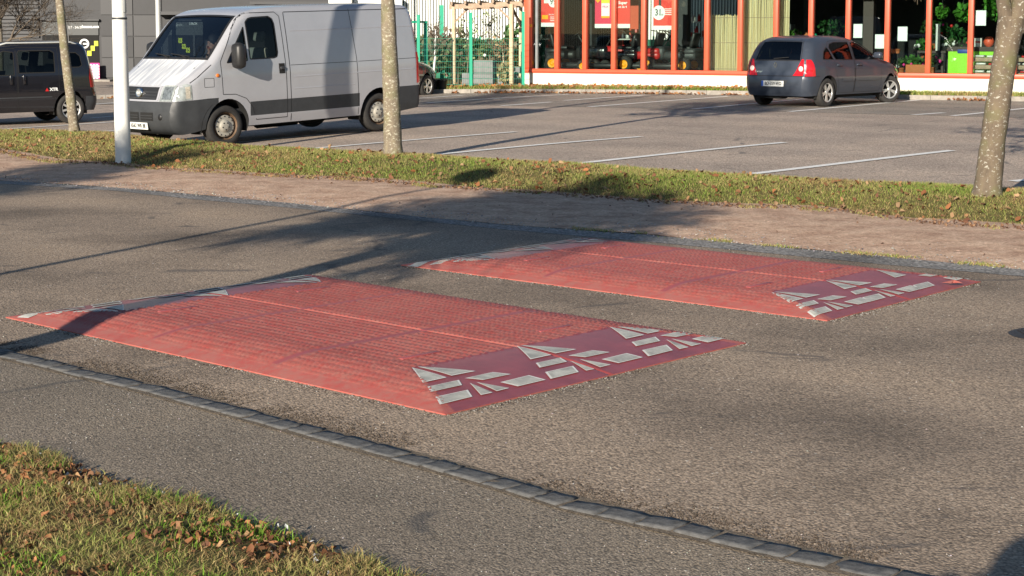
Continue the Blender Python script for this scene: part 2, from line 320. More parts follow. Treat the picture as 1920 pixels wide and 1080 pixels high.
def np_mesh(name, V, Fc, m, tint=None, parent=None, kind=None, smooth=False):
    me = bpy.data.meshes.new(name); V = np.asarray(V, np.float32); Fc = np.asarray(Fc, np.int32); k = Fc.shape[1]
    me.vertices.add(len(V)); me.vertices.foreach_set('co', V.ravel()); me.loops.add(Fc.size); me.loops.foreach_set('vertex_index', Fc.ravel())
    me.polygons.add(len(Fc)); me.polygons.foreach_set('loop_start', np.arange(0, Fc.size, k, dtype=np.int32)); me.polygons.foreach_set('loop_total', np.full(len(Fc), k, np.int32))
    if smooth: me.polygons.foreach_set('use_smooth', np.ones(len(Fc), bool))
    me.update(calc_edges=True); me.materials.append(m)
    if tint is not None:
        a = me.attributes.new('tint', 'FLOAT_COLOR', 'POINT'); a.data.foreach_set('color', np.c_[np.asarray(tint, np.float32), np.ones(len(V), np.float32)].ravel())
    o = finish(name, me, parent)
    if kind: o['kind'] = kind
    return o
def copy_tree(o, parent=None):
    c = o.copy(); col.objects.link(c)
    if parent: c.parent = parent; c.matrix_parent_inverse = o.matrix_parent_inverse.copy()
    for ch in list(o.children): copy_tree(ch, c)
    return c
# ------------------------------------------------------------------ ground sheets
def line(pts, z=0.0, ext=(30, 30)):
    """ground polyline from surveyed points, both ends carried on"""
    P = [at(u, v, z) for u, v in pts]
    a = (P[0] - P[1]).normalized(); b = (P[-1] - P[-2]).normalized()
    if ext[0]: P.insert(0, P[0] + a * ext[0])
    if ext[1]: P.append(P[-1] + b * ext[1])
    return P
def sheet(name, pts, m, z, kind='structure'):
    bm = bmesh.new(); f = bm.faces.new([bm.verts.new((p[0], p[1], z)) for p in pts]); bmesh.ops.triangulate(bm, faces=[f])
    bmesh.ops.recalc_face_normals(bm, faces=bm.faces[:])
    if sum(f.normal.z * f.calc_area() for f in bm.faces) < 0: bmesh.ops.reverse_faces(bm, faces=bm.faces[:])
    me = bpy.data.meshes.new(name); bm.to_mesh(me); bm.free(); me.materials.append(m)
    return tag(finish(name, me), kind=kind)
def resample(P, n, lo, hi):
    """points of a polyline at n evenly spaced world-x positions"""
    xs = [p.x for p in P]; ys = [p.y for p in P]; X = np.linspace(lo, hi, n)
    return X, np.interp(X, xs, ys)
g = 500
sheet('ground', [(-g, -g), (g, -g), (g, g), (-g, g)], M['ground'], -.25)
KT = line([(20, 660), (300, 726), (572, 798), (887, 880), (1113, 944), (1561, 1044)])     # road side of the setts
rv = (KT[-1] - KT[0]).normalized(); nv = Vector((-rv.y, rv.x, 0))
KW = .122
KB = [p - nv * KW for p in KT]
GU = line([(138, 347), (219, 352), (365, 365), (547, 381), (685, 396), (800, 408), (950, 422), (1207, 440), (1399, 458), (1655, 481), (1920, 506)])
GL = line([(138, 353), (219, 358), (365, 374), (547, 390), (685, 404), (800, 416), (950, 431), (1207, 453), (1399, 471), (1655, 496), (1920, 519)])
GF = line([(0, 285), (91, 304), (182, 308), (310, 319), (474, 330), (656, 337), (800, 350), (900, 357), (1050, 367), (1207, 379), (1399, 389), (1570, 396), (1740, 420), (1920, 431)])
CREST = line([(0, 246), (110, 246), (180, 249), (300, 264), (400, 271), (500, 279), (700, 288), (800, 293), (1000, 305), (1207, 319), (1400, 331), (1650, 346), (1920, 357)], .13)
PE = line([(0, 842), (60, 848), (110, 872), (182, 900), (255, 922), (310, 936), (365, 946), (448, 980), (532, 1006), (627, 1042), (693, 1068)])
road = sheet('road', KT + GL[::-1], M['road'], 0.0)
sheet('gutter', GL + GU[::-1], M['gutter'], .002)
sheet('kerb_bed', [p + nv * .02 for p in KT] + [p - nv * .02 for p in KB][::-1], M['mortar'], .004)
far = [p - nv * 25 for p in KB]
sheet('pavement', KB + far[::-1], M['pavement'], 0.0)
def strip(name, A, B, na, zf, m, lo=-16, hi=12, n=260, kind='structure', back=0.0):
    """ground strip between two polylines with a height profile across it"""
    X, YA = resample(A, n, lo, hi); _, YB = resample(B, n, lo, hi)
    V = []; 
    for i in range(n):
        for j in range(na + 1):
            f = j / na; y = YA[i] + (YB[i] + back - YA[i]) * f
            V.append((X[i], y, zf(X[i], y, f, YB[i])))
    Fc = [(i * (na + 1) + j, (i + 1) * (na + 1) + j, (i + 1) * (na + 1) + j + 1, i * (na + 1) + j + 1) for i in range(n - 1) for j in range(na)]
    return np_mesh(name, V, Fc, m, kind=kind, smooth=True)
def wob(x, y, s=1.0): return math.sin(x * 2.1 * s + 1.3 * math.sin(y * 1.7 * s)) * .5 + math.sin(x * 5.3 * s + y * 4.1 * s) * .25 + math.sin(y * 9.1 * s - x * 7.7 * s) * .15
strip('dirt_path', GU, GF, 14, lambda x, y, f, yb: .004 + .02 * math.sin(math.pi * min(1, f)) + .006 * wob(x, y, 1.6), M['dirt'], back=.5)
def zturf(x, y, f, yb):
    t = (f * 1.45)
    h = .15 * smooth(t / .75) if t < 1 else .15 * (1 - smooth((t - 1.02) / .40))
    if t >= 1: h += (zlot(x, y) - .08) * smooth((t - 1.0) / .45)
    return -.01 + h + .014 * wob(x, y, 1.1)
# crest is reached at f=1/1.45; the far slope drops to the car park
XC, YF = resample(GF, 300, -16, 12); _, YC = resample(CREST, 300, -16, 12)
def turf_z(x, y):
    yf = np.interp(x, XC, YF); yc = np.interp(x, XC, YC); f = (y - yf) / ((yc - yf) * 1.45)
    return zturf(x, y, max(0, f), yc), f
V = []; na = 22
for i in range(300):
    for j in range(na + 1):
        f = j / na; y = YF[i] + (YC[i] - YF[i]) * 1.45 * f; V.append((XC[i], y, zturf(XC[i], y, f, YC[i])))
Fc = [(i * (na + 1) + j, (i + 1) * (na + 1) + j, (i + 1) * (na + 1) + j + 1, i * (na + 1) + j + 1) for i in range(299) for j in range(na)]
np_mesh('verge', V, Fc, M['turf'], kind='structure', smooth=True)
# car park
X = np.linspace(-60, 45, 211); V = []; D = [0, .5, 1, 1.5, 2, 3, 4, 5, 6, 7, 8, 10, 12, 14, 16, 18, 20, 23, 26, 30, 35, 45, 60]
xs = [p.x for p in CREST]; ys = [p.y for p in CREST]
for x in X:
    y0 = np.interp(x, xs, ys) + .05
    for d in D: V.append((x, y0 + d, zlot(x, y0 + d)))
nd = len(D)
np_mesh('parking_lot', V, [(i * nd + j, (i + 1) * nd + j, (i + 1) * nd + j + 1, i * nd + j + 1) for i in range(len(X) - 1) for j in range(nd - 1)], M['lot'], kind='structure', smooth=True)
def lot_band(name, A, B, m, dz, n=60, k=4, kind='structure'):
    V = []
    for i in range(n):
        f = i / (n - 1)
        def pt(Q):
            q = f * (len(Q) - 1); a = min(int(q), len(Q) - 2); return Q[a].lerp(Q[a + 1], q - a)
        a, b = pt(A), pt(B)
        for j in range(k + 1):
            p = a.lerp(b, j / k); V.append((p.x, p.y, zlot(p.x, p.y) + dz))
    return np_mesh(name, V, [(i * (k + 1) + j, (i + 1) * (k + 1) + j, (i + 1) * (k + 1) + j + 1, i * (k + 1) + j + 1) for i in range(n - 1) for j in range(k)], m, kind=kind)
FK = [lot(u, v) for u, v in [(-400, 196), (60, 188), (217, 185), (400, 181), (560, 178), (803, 175.5), (980, 175), (1200, 176.5), (1407, 179), (1560, 183), (1694, 187), (1920, 190.5), (2300, 199)]]
BL = [lot(u, v) for u, v in [(560, 190), (803, 196), (980, 199), (1200, 203), (1407, 208), (1560, 212), (1694, 215.5), (1920, 221), (2300, 230)]]
lot_band('parking_bays', BL, FK, M['bay'], .004)
# painted lines
def pline(a, b, wd=.13):
    A, B = lot(*a), lot(*b); d = (B - A).normalized(); s = Vector((-d.y, d.x, 0)) * wd / 2
    return lot_band('painted_line', [A - s, B - s], [A + s, B + s], M['white_line'], .009, n=14, k=1)
for a, b in [((815, 291), (1202, 257)), ((1069, 309), (1471, 268)), ((1410, 327), (1785, 283)), ((590, 279), (967, 248)), ((436, 268.5), (760, 239.5)),
             ((-60, 247), (217, 229)), ((150, 249), (330, 239)), ((330, 233), (560, 214)), ((1480, 210), (1724, 188)), ((1300, 205), (1519, 185)), ((1785, 218), (2000, 196)), ((1712, 216), (1770, 212)),
             ((770, 186), (871, 179)), ((800, 193.5), (1067, 177.5)), ((940, 199), (1033, 192)), ((1058, 189), (1208, 179)), ((1104, 201), (1367, 181)), ((1898, 341), (2100, 322)), ((60, 205), (217, 193)), ((170, 222), (230, 217))]:
    pline(a, b)
# far kerb, verge and paving
def along(P, f):
    L = [0]
    for a, b in zip(P, P[1:]): L.append(L[-1] + (b - a).length)
    s = f * L[-1]
    for i in range(len(P) - 1):
        if s <= L[i + 1] + 1e-9: return P[i].lerp(P[i + 1], (s - L[i]) / (L[i + 1] - L[i]))
    return P[-1]
def vz(x, y): return zlot(x, y) + .10
k = thing('kerb', 'pale concrete kerb along the far side of the car park below the shop wall', 'kerb', FK[0])
mb = MB(); n = 70; pts = [along(FK, i / n) for i in range(n + 1)]
for i in range(n):
    a, b = pts[i], pts[i + 1]; d = (b - a).normalized(); s = Vector((-d.y, d.x, 0)); b2 = a.lerp(b, .985)
    z0a, z0b = zlot(a.x, a.y) - .05, zlot(b.x, b.y) - .05
    q = [a, b2, b2 + s * .15, a + s * .15]; vs = [(p.x, p.y, z0a if i2 in (0, 3) else z0b) for i2, p in enumerate(q)] + [(p.x, p.y, vz(p.x, p.y) + .003) for p in q]
    mb.add(vs, [(0, 1, 5, 4), (1, 2, 6, 5), (2, 3, 7, 6), (3, 0, 4, 7), (4, 5, 6, 7)])
mb.v = [(x - FK[0].x, y - FK[0].y, z - FK[0].z) for x, y, z in mb.v]
mb.build('kerb_stones', M['kerb'], k)
fkb = [p + Vector((.05, .14, 0)) for p in FK]
lot_band('shop_verge', fkb[4:], [p + Vector((2, 45, 0)) for p in fkb[4:]], M['turf'], .10, k=12)
lot_band('shop_forecourt', fkb[:5], [p + Vector((0 if i < 4 else 2, 45, 0)) for i, p in enumerate(fkb[:5])], M['lot'], .10, k=12)
# ------------------------------------------------------------------ kerb setts
def sett_mesh(i, L, W):
    r = random.Random(i); bm = bmesh.new(); bmesh.ops.create_cube(bm, size=1)
    for q in bm.verts:
        q.co = (q.co.x * L + r.uniform(-.006, .006), q.co.y * W + r.uniform(-.006, .006), q.co.z * .06 + (r.uniform(-.003, .003) if q.co.z > 0 else 0))
    bmesh.ops.subdivide_edges(bm, edges=bm.edges[:], cuts=3, use_grid_fill=True)
    for q in bm.verts:
        h = .0035 if q.co.z > .02 else .002; q.co += Vector((r.gauss(0, h * .6), r.gauss(0, h * .6), r.gauss(0, h * .3)))
        if q.co.z > .02 and (abs(q.co.x) > L * .47 or abs(q.co.y) > W * .47): q.co.z -= .0015; q.co.x *= .985; q.co.y *= .985
    me = bpy.data.meshes.new('sett'); bm.to_mesh(me); bm.free(); me.materials.append(M['sett'])
    me.polygons.foreach_set('use_smooth', [True] * len(me.polygons)); return me
SM = [sett_mesh(i, (.135, .15, .165, .19, .12)[i % 5], .113) for i in range(10)]
Lk = [0]
for a, b in zip(KT, KT[1:]): Lk.append(Lk[-1] + (b - a).length)
def onk(s):
    for i in range(len(KT) - 1):
        if s <= Lk[i + 1]:
            d = (KT[i + 1] - KT[i]).normalized(); return KT[i] + d * (s - Lk[i]), d
    return KT[-1], rv
s_ = Lk[1] - .9; i = 0
while True:
    me = SM[random.randrange(10)]; L = (.135, .15, .165, .19, .12)[SM.index(me) % 5]
    p, d = onk(s_ + L / 2)
    if p.y < 4.55: break
    nn = Vector((-d.y, d.x, 0)); q = p - nn * (KW / 2 + random.uniform(-.006, .006))
    o = finish('granite_sett', me); o.location = (q.x, q.y, -.0215 + random.uniform(-.001, .0015)); o.rotation_euler = (random.gauss(0, .012), random.gauss(0, .012), math.atan2(d.y, d.x) + random.gauss(0, .03))
    tag(o, 'worn blue grey granite sett in the flush kerb line beside the road', 'kerb stone', 'granite setts of the near kerb line')
    s_ += L + random.uniform(.004, .012); i += 1
# ------------------------------------------------------------------ speed cushions
ARROW = [('R', [(-.613, -.012), (-.370, -.022), (-.370, -.175)]), ('R', [(-.613, .020), (-.372, .172), (-.378, .018)]),
         ('b', [(-.309, -.205), (-.309, -.004), (-.243, -.050), (-.244, -.250)]), ('b', [(-.180, -.282), (-.178, -.080), (-.098, -.132), (-.094, -.340)]),
         ('b', [(-.313, .040), (-.314, .226), (-.243, .276), (-.247, .091)]), ('b', [(-.246, .003), (-.092, -.008), (-.094, -.082)]),
         ('b', [(-.240, .040), (-.098, .108), (-.096, .024)]), ('b', [(-.180, .136), (-.186, .339), (-.097, .358), (-.095, .163)])]
def cushion(corner, yaw, L, W, label, worn=()):
    """origin on the ground at the near right corner; x runs along the road (negative), y across it"""
    CH, RX, RY = .056, .60, .37
    T = thing('speed_cushion', label, 'speed cushion', corner, yaw, 'red rubber speed cushions on the road')
    sx, sy = (-1.29 * L / 3.575, -2.29 * L / 3.575), W / 2
    def h(x, y):
        d = min(-x / RX, (x + L) / RX, y / RY, (W - y) / RY); d = max(0, min(1, d))
        base = CH * (1 - (1 - d) ** 1.7) if d < 1 else CH
        return .006 + base
    def seam(x, y):
        a = min(abs(x - sx[0]), abs(x - sx[1])); b = abs(y - sy); k = 0
        if a < .018: k = -.0015
        if b < .010: k = -.010 if b < .006 else .003
        return k
    def deco(x, y):                         # smooth dark ramp zone at both ends
        e = min(-x, x + L); return e < RX + .01 and min(y, W - y) > .055 + .315 * min(1, e / RX)
    xs = [0]; cell = .0115
    nx = int(L / cell); ny = int(W / cell)
    XS = [-L * i / nx for i in range(nx + 1)]; YS = [W * j / ny for j in range(ny + 1)]
    for k_, s in enumerate(sx):
        i = min(range(nx + 1), key=lambda q: abs(XS[q] - s)); XS[i] = s
    j0 = min(range(ny + 1), key=lambda q: abs(YS[q] - sy)); YS[j0] = sy
    def tread(x, y):
        e = min(-x, x + L); f = min(y, W - y)
        if deco(x, y) or f < .10 or e < .04: return 0
        if min(abs(x - sx[0]), abs(x - sx[1])) < .035 or abs(y - sy) < .02: return 0
        row = y / .058; ph = (row % 1); c = ((x + (ph * .028 if int(row) % 2 else -ph * .028)) / .036) % 1
        return .006 if .15 < ph < .88 and c < .5 else 0
    xb = [0.0, sx[0], sx[1], -L - 1]; mods = []
    for a in range(3):
        for b in range(2):
            ii = [i for i in range(nx + 1) if xb[a] + 1e-6 >= XS[i] >= xb[a + 1] - 1e-6]; jj = list(range(0, j0 + 1)) if b == 0 else list(range(j0, ny + 1))
            V = []; 
            for i in ii:
                for j in jj:
                    x, y = XS[i], YS[j]; V.append((x, y, h(x, y) + tread(x, y) + seam(x, y)))
            nj = len(jj); F = []; mi = []
            for p in range(len(ii) - 1):
                for q in range(nj - 1):
                    F.append((p * nj + q, p * nj + q + 1, (p + 1) * nj + q + 1, (p + 1) * nj + q))
                    cx, cy = (XS[ii[p]] + XS[ii[p + 1]]) / 2, (YS[jj[q]] + YS[jj[q + 1]]) / 2
                    s1 = min(abs(cx - sx[0]), abs(cx - sx[1])) < .02 and min(cy, W - cy) > .12 and not deco(cx, cy)
                    mi.append(1 if deco(cx, cy) else (2 if s1 else 0))
            mb = MB(); mb.v = V; mb.f = F; mb.m = mi; mb.sm = [True] * len(F)
            # thin rim skirt down to the road
            rim = []
            if a == 0: rim += [((0, YS[jj[q]]), (0, YS[jj[q + 1]])) for q in range(0, nj - 1)]
            if a == 2: rim += [((-L, YS[jj[q]]), (-L, YS[jj[q + 1]])) for q in range(0, nj - 1)]
            yy = 0 if b == 0 else W
            rim += [((XS[ii[p]], yy), (XS[ii[p + 1]], yy)) for p in range(len(ii) - 1)]
            for (x1, y1), (x2, y2) in rim:
                mb.add([(x1, y1, -.002), (x2, y2, -.002), (x2, y2, h(x2, y2)), (x1, y1, h(x1, y1))], [(0, 1, 2, 3)], 0)
            mods.append((mb.build('cushion_module', [M['red'], M['purple'], M['groove']], T), a, b))
    def put(poly, mod, i):
        c = (sum(p[0] for p in poly) / len(poly), sum(p[1] for p in poly) / len(poly)); mb = MB()
        def z(p, o): return h(p[0], p[1]) + o
        ins = [(p[0] + (c[0] - p[0]) * .14, p[1] + (c[1] - p[1]) * .14) for p in poly]; n = len(poly)
        def lay(P, o, mi):
            # fan of small pieces that follows the ramp
            m_ = 6
            for a in range(1, n - 1):
                A, B, C = P[0], P[a], P[a + 1]; vs = []; fs = []; idx = {}
                for u in range(m_ + 1):
                    for v in range(m_ + 1 - u):
                        q = (A[0] + (B[0] - A[0]) * u / m_ + (C[0] - A[0]) * v / m_, A[1] + (B[1] - A[1]) * u / m_ + (C[1] - A[1]) * v / m_)
                        idx[u, v] = len(vs); vs.append((q[0], q[1], z(q, o)))
                for u in range(m_):
                    for v in range(m_ - u):
                        fs.append((idx[u, v], idx[u + 1, v], idx[u, v + 1]))
                        if u + v < m_ - 1: fs.append((idx[u + 1, v], idx[u + 1, v + 1], idx[u, v + 1]))
                mb.add(vs, fs, mi)
        lay(poly, .0035, 0); lay(ins, .0045, 1)
        mb.build('reflective_marking', [M['markedge'], M['mark']], mod)
    for e in (0, 1):
        for k_ in range(3):
            yc = (.400, 1.128, 1.865)[k_] * W / 2.237
            for i, (kind, P) in enumerate(ARROW):
                if (e, k_, i) in worn: continue
                Q = [(x * L / 3.575, yc + y) for x, y in P]
                if e: Q = [(-L - x, W - y) for x, y in Q]
                cy = sum(p[1] for p in Q) / len(Q)
                md = [m for m, a, b in mods if a == (2 if e else 0) and b == (0 if cy < sy else 1)][0]
                if min(p[1] for p in Q) < sy < max(p[1] for p in Q):
                    k2 = [p for p in Q]; Q = [(x, min(y, sy - .014) if cy < sy else max(y, sy + .014)) for x, y in k2]
                put(Q, md, i)
    # long raised ribs near the two ramps
    for e in (0, 1):
        for yc in (.62, 1.62):
            x = -.80 if e == 0 else -L + .80
            mb = MB().box((x, yc * W / 2.237, .006 + CH + .003), (.035, .26, .008), 0, bev=.003); md = [m for m, a, b in mods if a == (2 if e else 0) and b == (0 if yc < 1 else 1)][0]
            mb.build('grip_rib', M['groove'], md)
    return T
cA = at(835, 779); cushion(cA, R(-42.8), 3.575, 2.237, 'near red rubber speed cushion with three white arrow marks on each end ramp')
cB = at(1551, 602.5); pB = at(1850, 530.5); qB = at(737, 500)
ybw = math.atan2(cB.y - qB.y, cB.x - qB.x); yb2 = math.atan2(pB.y - cB.y, pB.x - cB.x) - R(90)
cushion(cB, ybw * .5 + yb2 * .5, (cB - qB).length, (pB - cB).length, 'far red rubber speed cushion beside the dirt path with a torn worn right corner', worn={(0, 2, 1), (0, 2, 2), (0, 2, 5), (0, 2, 6)})
mb = MB(); mb.add([(0, 0, 0), (.14, .02, .035), (.22, -.02, .004), (.09, -.06, 0)], [(0, 1, 2), (0, 2, 3), (0, 1, 3)], 0)
o = mb.build('torn_rubber_flap', M['red']); p = at(1765, 530, .03); o.location = p; o.scale = (.6, .6, .45); tag(o, 'torn curled flap of red rubber on the far cushion right corner', 'rubber flap')
# round iron cover at the right edge of the road
p = at(1962, 628)
mc = thing('manhole_cover', 'round ribbed iron cover set in the road at the right edge', 'manhole cover', (p.x, p.y, .002))
MB().lathe([(.0, .010), (.155, .010), (.165, .007), (.19, .004), (.20, 0)], 40).build('cover_plate', M['iron'], mc)
mb = MB()
for i in range(-4, 5): 
    hw_ = math.sqrt(max(.001, .15 ** 2 - (i * .032) ** 2)); mb.box((i * .032, 0, .012), (.014, 2 * hw_, .008), 0)
mb.build('ribs', M['iron'], mc)
# ------------------------------------------------------------------ grass, leaves, pebbles
def blades(name, px, py, pz, hgt, wid, tint, lean=.5, seg=2):
    n = len(px); a = rng.uniform(0, 2 * np.pi, n); l = rng.uniform(.15, lean, n) * hgt; b = rng.uniform(0, 2 * np.pi, n)
    dx, dy = np.cos(a) * wid / 2, np.sin(a) * wid / 2; lx, ly = np.cos(b) * l, np.sin(b) * l
    P0 = np.c_[px - dx, py - dy, pz]; P1 = np.c_[px + dx, py + dy, pz]
    if seg == 1:
        P2 = np.c_[px + lx, py + ly, pz + hgt * .85]; V = np.stack([P0, P1, P2], 1).reshape(-1, 3)
        i = np.arange(n) * 3; Fc = np.c_[i, i + 1, i + 2]; k = 3
    else:
        m = .55
        P2 = np.c_[px - dx * .75 + lx * .35, py - dy * .75 + ly * .35, pz + hgt * m]; P3 = np.c_[px + dx * .75 + lx * .35, py + dy * .75 + ly * .35, pz + hgt * m]; P4 = np.c_[px + lx, py + ly, pz + hgt * .82]
        V = np.stack([P0, P1, P2, P3, P4], 1).reshape(-1, 3); i = np.arange(n) * 5
        Fc = np.concatenate([np.c_[i, i + 1, i + 3], np.c_[i, i + 3, i + 2], np.c_[i + 2, i + 3, i + 4]]); k = 5
    T = np.repeat(tint, k, axis=0)
    return np_mesh(name, V, Fc, M['blade'], T, kind='stuff')
def fbm(x, y, s, seed=0):
    v = 0; a = 1
    for o in range(4):
        v = v + a * np.sin(x * s * 1.7 + 1.9 * np.sin(y * s * 1.3 + seed + o) + seed) * np.sin(y * s * 1.9 + 1.7 * np.sin(x * s * 1.1 - seed) + o * 2.1); s *= 2.03; a *= .55
    return v
def grass_tint(x, y, n, dry=.3, seed=0):
    u = np.clip(rng.normal(dry, .25, n) - .22 * fbm(x, y, .9, seed), 0, 1)[:, None]
    gcol = np.array([.22, .30, .045]); g2 = np.array([.12, .23, .03]); yl = np.array([.48, .40, .17]); br = np.array([.28, .17, .08])
    base = gcol + (g2 - gcol) * rng.random((n, 1))
    c = np.where(u < .5, base + (yl - base) * (u * 1.3), yl + (br - yl) * ((u - .5) * 2))
    return np.clip(c * rng.uniform(.7, 1.3, (n, 1)), 0, 1)
# verge across the road
n = 230000
gx = rng.uniform(-9.5, 7.5, n); gt = rng.random(n) ** .8
yf = np.interp(gx, XC, YF); yc = np.interp(gx, XC, YC); ragg = .10 * fbm(gx, yf, 2.3, 3) - .02
gt = gt * 1.12; gy = yf + (yc - yf) * gt + ragg * (1 - gt)
den = np.clip(.75 + .3 * fbm(gx, gy, 1.1, 5) - .9 * np.clip(.22 - gt, 0, 1) * 4, .05, 1)
keep = rng.random(n) < den; gx, gy, gt = gx[keep], gy[keep], gt[keep]
gz = np.array([turf_z(a, b)[0] for a, b in zip(gx, gy)]); n = len(gx)
dist = np.sqrt(gx ** 2 + gy ** 2)
dry = .42 + .5 * np.clip(.35 - gt, 0, 1) + .25 * np.clip((-gx - 2) / 6, 0, 1)
blades('grass', gx, gy, gz - .01, rng.uniform(.018, .055, n), rng.uniform(.005, .009, n) * dist / 14, grass_tint(gx, gy, n, dry, 1), .9, 1)
def leaves(name, x, y, z, size, m=None, cols=None, flat=.5, kind='stuff', curl=.10):
    n = len(x); base = np.array([[-.5, 0, 0], [-.15, .32, .10], [.3, .28, .16], [.55, 0, .05], [.3, -.30, .18], [-.15, -.30, .06]])
    base = base[None] * np.ones((n, 1, 1)); base[:, :, 2] += rng.normal(0, curl, (n, 6)); base[:, :, :2] *= rng.uniform(.75, 1.25, (n, 6, 1)); base *= size[:, None, None]
    a = rng.uniform(0, 6.28, n); ca, sa = np.cos(a), np.sin(a); t1 = rng.normal(0, flat, n); t2 = rng.normal(0, flat, n)
    X, Y, Z = base[..., 0], base[..., 1], base[..., 2]
    Y, Z = Y * np.cos(t1)[:, None] - Z * np.sin(t1)[:, None], Y * np.sin(t1)[:, None] + Z * np.cos(t1)[:, None]
    X, Z = X * np.cos(t2)[:, None] - Z * np.sin(t2)[:, None], X * np.sin(t2)[:, None] + Z * np.cos(t2)[:, None]
    X, Y = X * ca[:, None] - Y * sa[:, None], X * sa[:, None] + Y * ca[:, None]
    Z = Z - Z.min(1, keepdims=True)
    V = np.stack([X + x[:, None], Y + y[:, None], Z + z[:, None]], -1).reshape(-1, 3); i = np.arange(n) * 6
    Fc = np.concatenate([np.c_[i, i + 1, i + 2, i + 3], np.c_[i, i + 3, i + 4, i + 5]])
    c = cols if cols is not None else np.array([[.26, .13, .06], [.34, .19, .09], [.42, .27, .15], [.20, .09, .05], [.30, .12, .05]])[rng.integers(0, 5, n)] * rng.uniform(.6, 1.25, (n, 1))
    return np_mesh(name, V, Fc, m or M['leaf'], np.repeat(np.clip(c, 0, 1), 6, axis=0), kind=kind)
n = 1500; lx = rng.uniform(-9, 7, n); lt = rng.random(n); yf = np.interp(lx, XC, YF); yc = np.interp(lx, XC, YC); ly = yf + (yc - yf) * lt
leaves('fallen_leaves', lx, ly, np.array([turf_z(a, b)[0] for a, b in zip(lx, ly)]) + .012, rng.uniform(.03, .065, n))
# litter at the foot of the far kerb
n = 2600; f = rng.random(n); P = [along(FK, q) for q in f]; off = -np.abs(rng.normal(0, .16, n)); bunch = fbm(f * 30, f * 11, 1.0, 2) > -.25
px_ = np.array([p.x for p in P]) + rng.normal(0, .05, n); py_ = np.array([p.y for p in P]) + off; z_ = np.array([zlot(a, b) for a, b in zip(px_, py_)]) + .012
leaves('kerb_litter', px_[bunch], py_[bunch], z_[bunch], rng.uniform(.04, .09, int(bunch.sum())), cols=np.array([[.40, .16, .06], [.34, .20, .10], [.26, .12, .06]])[rng.integers(0, 3, int(bunch.sum()))])
# grassy strip below the shop wall
n = 26000; f = rng.random(n) ** .9 * .55 + .45; P = [along(FK, q) for q in f]; off = .16 + np.abs(rng.normal(0, .45, n)); gx = np.array([p.x for p in P]); gy = np.array([p.y for p in P]) + off
blades('shop_grass', gx, gy, np.array([vz(a, b) for a, b in zip(gx, gy)]), rng.uniform(.04, .13, n), rng.uniform(.015, .03, n), grass_tint(gx, gy, n, .30, 4), .8, 1)
n = 1800; f = rng.random(n) * .3 + .42; P = [along(FK, q) for q in f]; gx = np.array([p.x for p in P]); gy = np.array([p.y for p in P]) + .2 + np.abs(rng.normal(0, .9, n))
leaves('fence_litter', gx, gy, np.array([vz(a, b) for a, b in zip(gx, gy)]) + .03, rng.uniform(.06, .12, n), cols=np.array([[.46, .19, .07], [.38, .20, .10]])[rng.integers(0, 2, n)])
# near grass
XP = np.linspace(-4, 2, 200); pes = [p.x for p in PE]; pey = [p.y for p in PE]
V = []; na = 30; lo_, hi_ = -9, 3
for i in range(200):
    x = lo_ + (hi_ - lo_) * i / 199; y0 = np.interp(x, pes, pey)
    for j in range(na + 1):
        d = (j / na) ** 1.6 * 14; V.append((x, y0 + .02 - d + .035 * wob(x, y0, 3.0) * (1 if j == 0 else .2), -.004 + .05 * smooth(d / .35) + .012 * wob(x, y0 - d, 2.3) * smooth(d / .2)))
Fc = [(i * (na + 1) + j, i * (na + 1) + j + 1, (i + 1) * (na + 1) + j + 1, (i + 1) * (na + 1) + j) for i in range(199) for j in range(na)]
np_mesh('near_verge', V, Fc, M['turf'], kind='structure', smooth=True)
n = 120000; gx = rng.uniform(-2.9, .15, n); ye = np.interp(gx, pes, pey); d = rng.random(n) ** 1.25 * 3.0 - .03; gy = ye - d + .05 * fbm(gx, ye, 5, 2)
den = np.clip(.55 + .5 * fbm(gx, gy, 2.6, 8), .03, 1) * np.clip((d + .08) * 6, .15, 1); keep = (rng.random(n) < den) & (gy > 4.3); gx, gy, d = gx[keep], gy[keep], d[keep]; n = len(gx)
blades('near_grass', gx, gy, .035 * np.clip(d / .3, 0, 1), rng.uniform(.018, .055, n), rng.uniform(.0022, .0042, n), grass_tint(gx * 2.5, gy * 2.5, n, .60, 6), 1.5, 2)
n = 26000; lx = rng.uniform(-2.9, .1, n); ye = np.interp(lx, pes, pey); d = rng.random(n) ** 1.1 * 2.4 - .01; ly = ye - d; keep = (rng.random(n) < np.clip(.52 - .7 * fbm(lx, ly, 2.6, 8) - .35 * (lx + 1.6), .03, 1)) & (ly > 4.3); lx, ly, d = lx[keep], ly[keep], d[keep]; n = len(lx)
leaves('near_leaves', lx, ly, .035 * np.clip(d / .3, 0, 1) + rng.uniform(-.004, .022, n), .007 + .027 * rng.random(n) ** 2.0, flat=.55, curl=.16, cols=np.array([[.20, .085, .04], [.30, .14, .06], [.13, .06, .035], [.38, .23, .12], [.25, .13, .07], [.44, .20, .09]])[rng.integers(0, 6, n)] * rng.uniform(.55, 1.3, (n, 1)))
n = 60; lx = rng.uniform(-1.9, -.2, n); ye = np.interp(lx, pes, pey); ly = ye - rng.random(n) * .5; leaves('white_petals', lx, ly, np.full(n, .035), rng.uniform(.008, .018, n), cols=np.full((n, 3), .75), curl=.2)
n = 26000; gx = rng.uniform(-2.9, .15, n); ye = np.interp(gx, pes, pey); d = rng.random(n) * 2.6; gy = ye - d; keep = (fbm(gx, gy, 2.9, 1) > .35) & (gy > 4.3); gx, gy = gx[keep], gy[keep]; n = len(gx)
blades('green_tufts', gx, gy, .03 * np.clip(d[keep] / .3, 0, 1), rng.uniform(.03, .075, n), rng.uniform(.0024, .0042, n), np.array([[.16, .30, .03]]) * rng.uniform(.6, 1.4, (n, 1)), 1.1, 2)
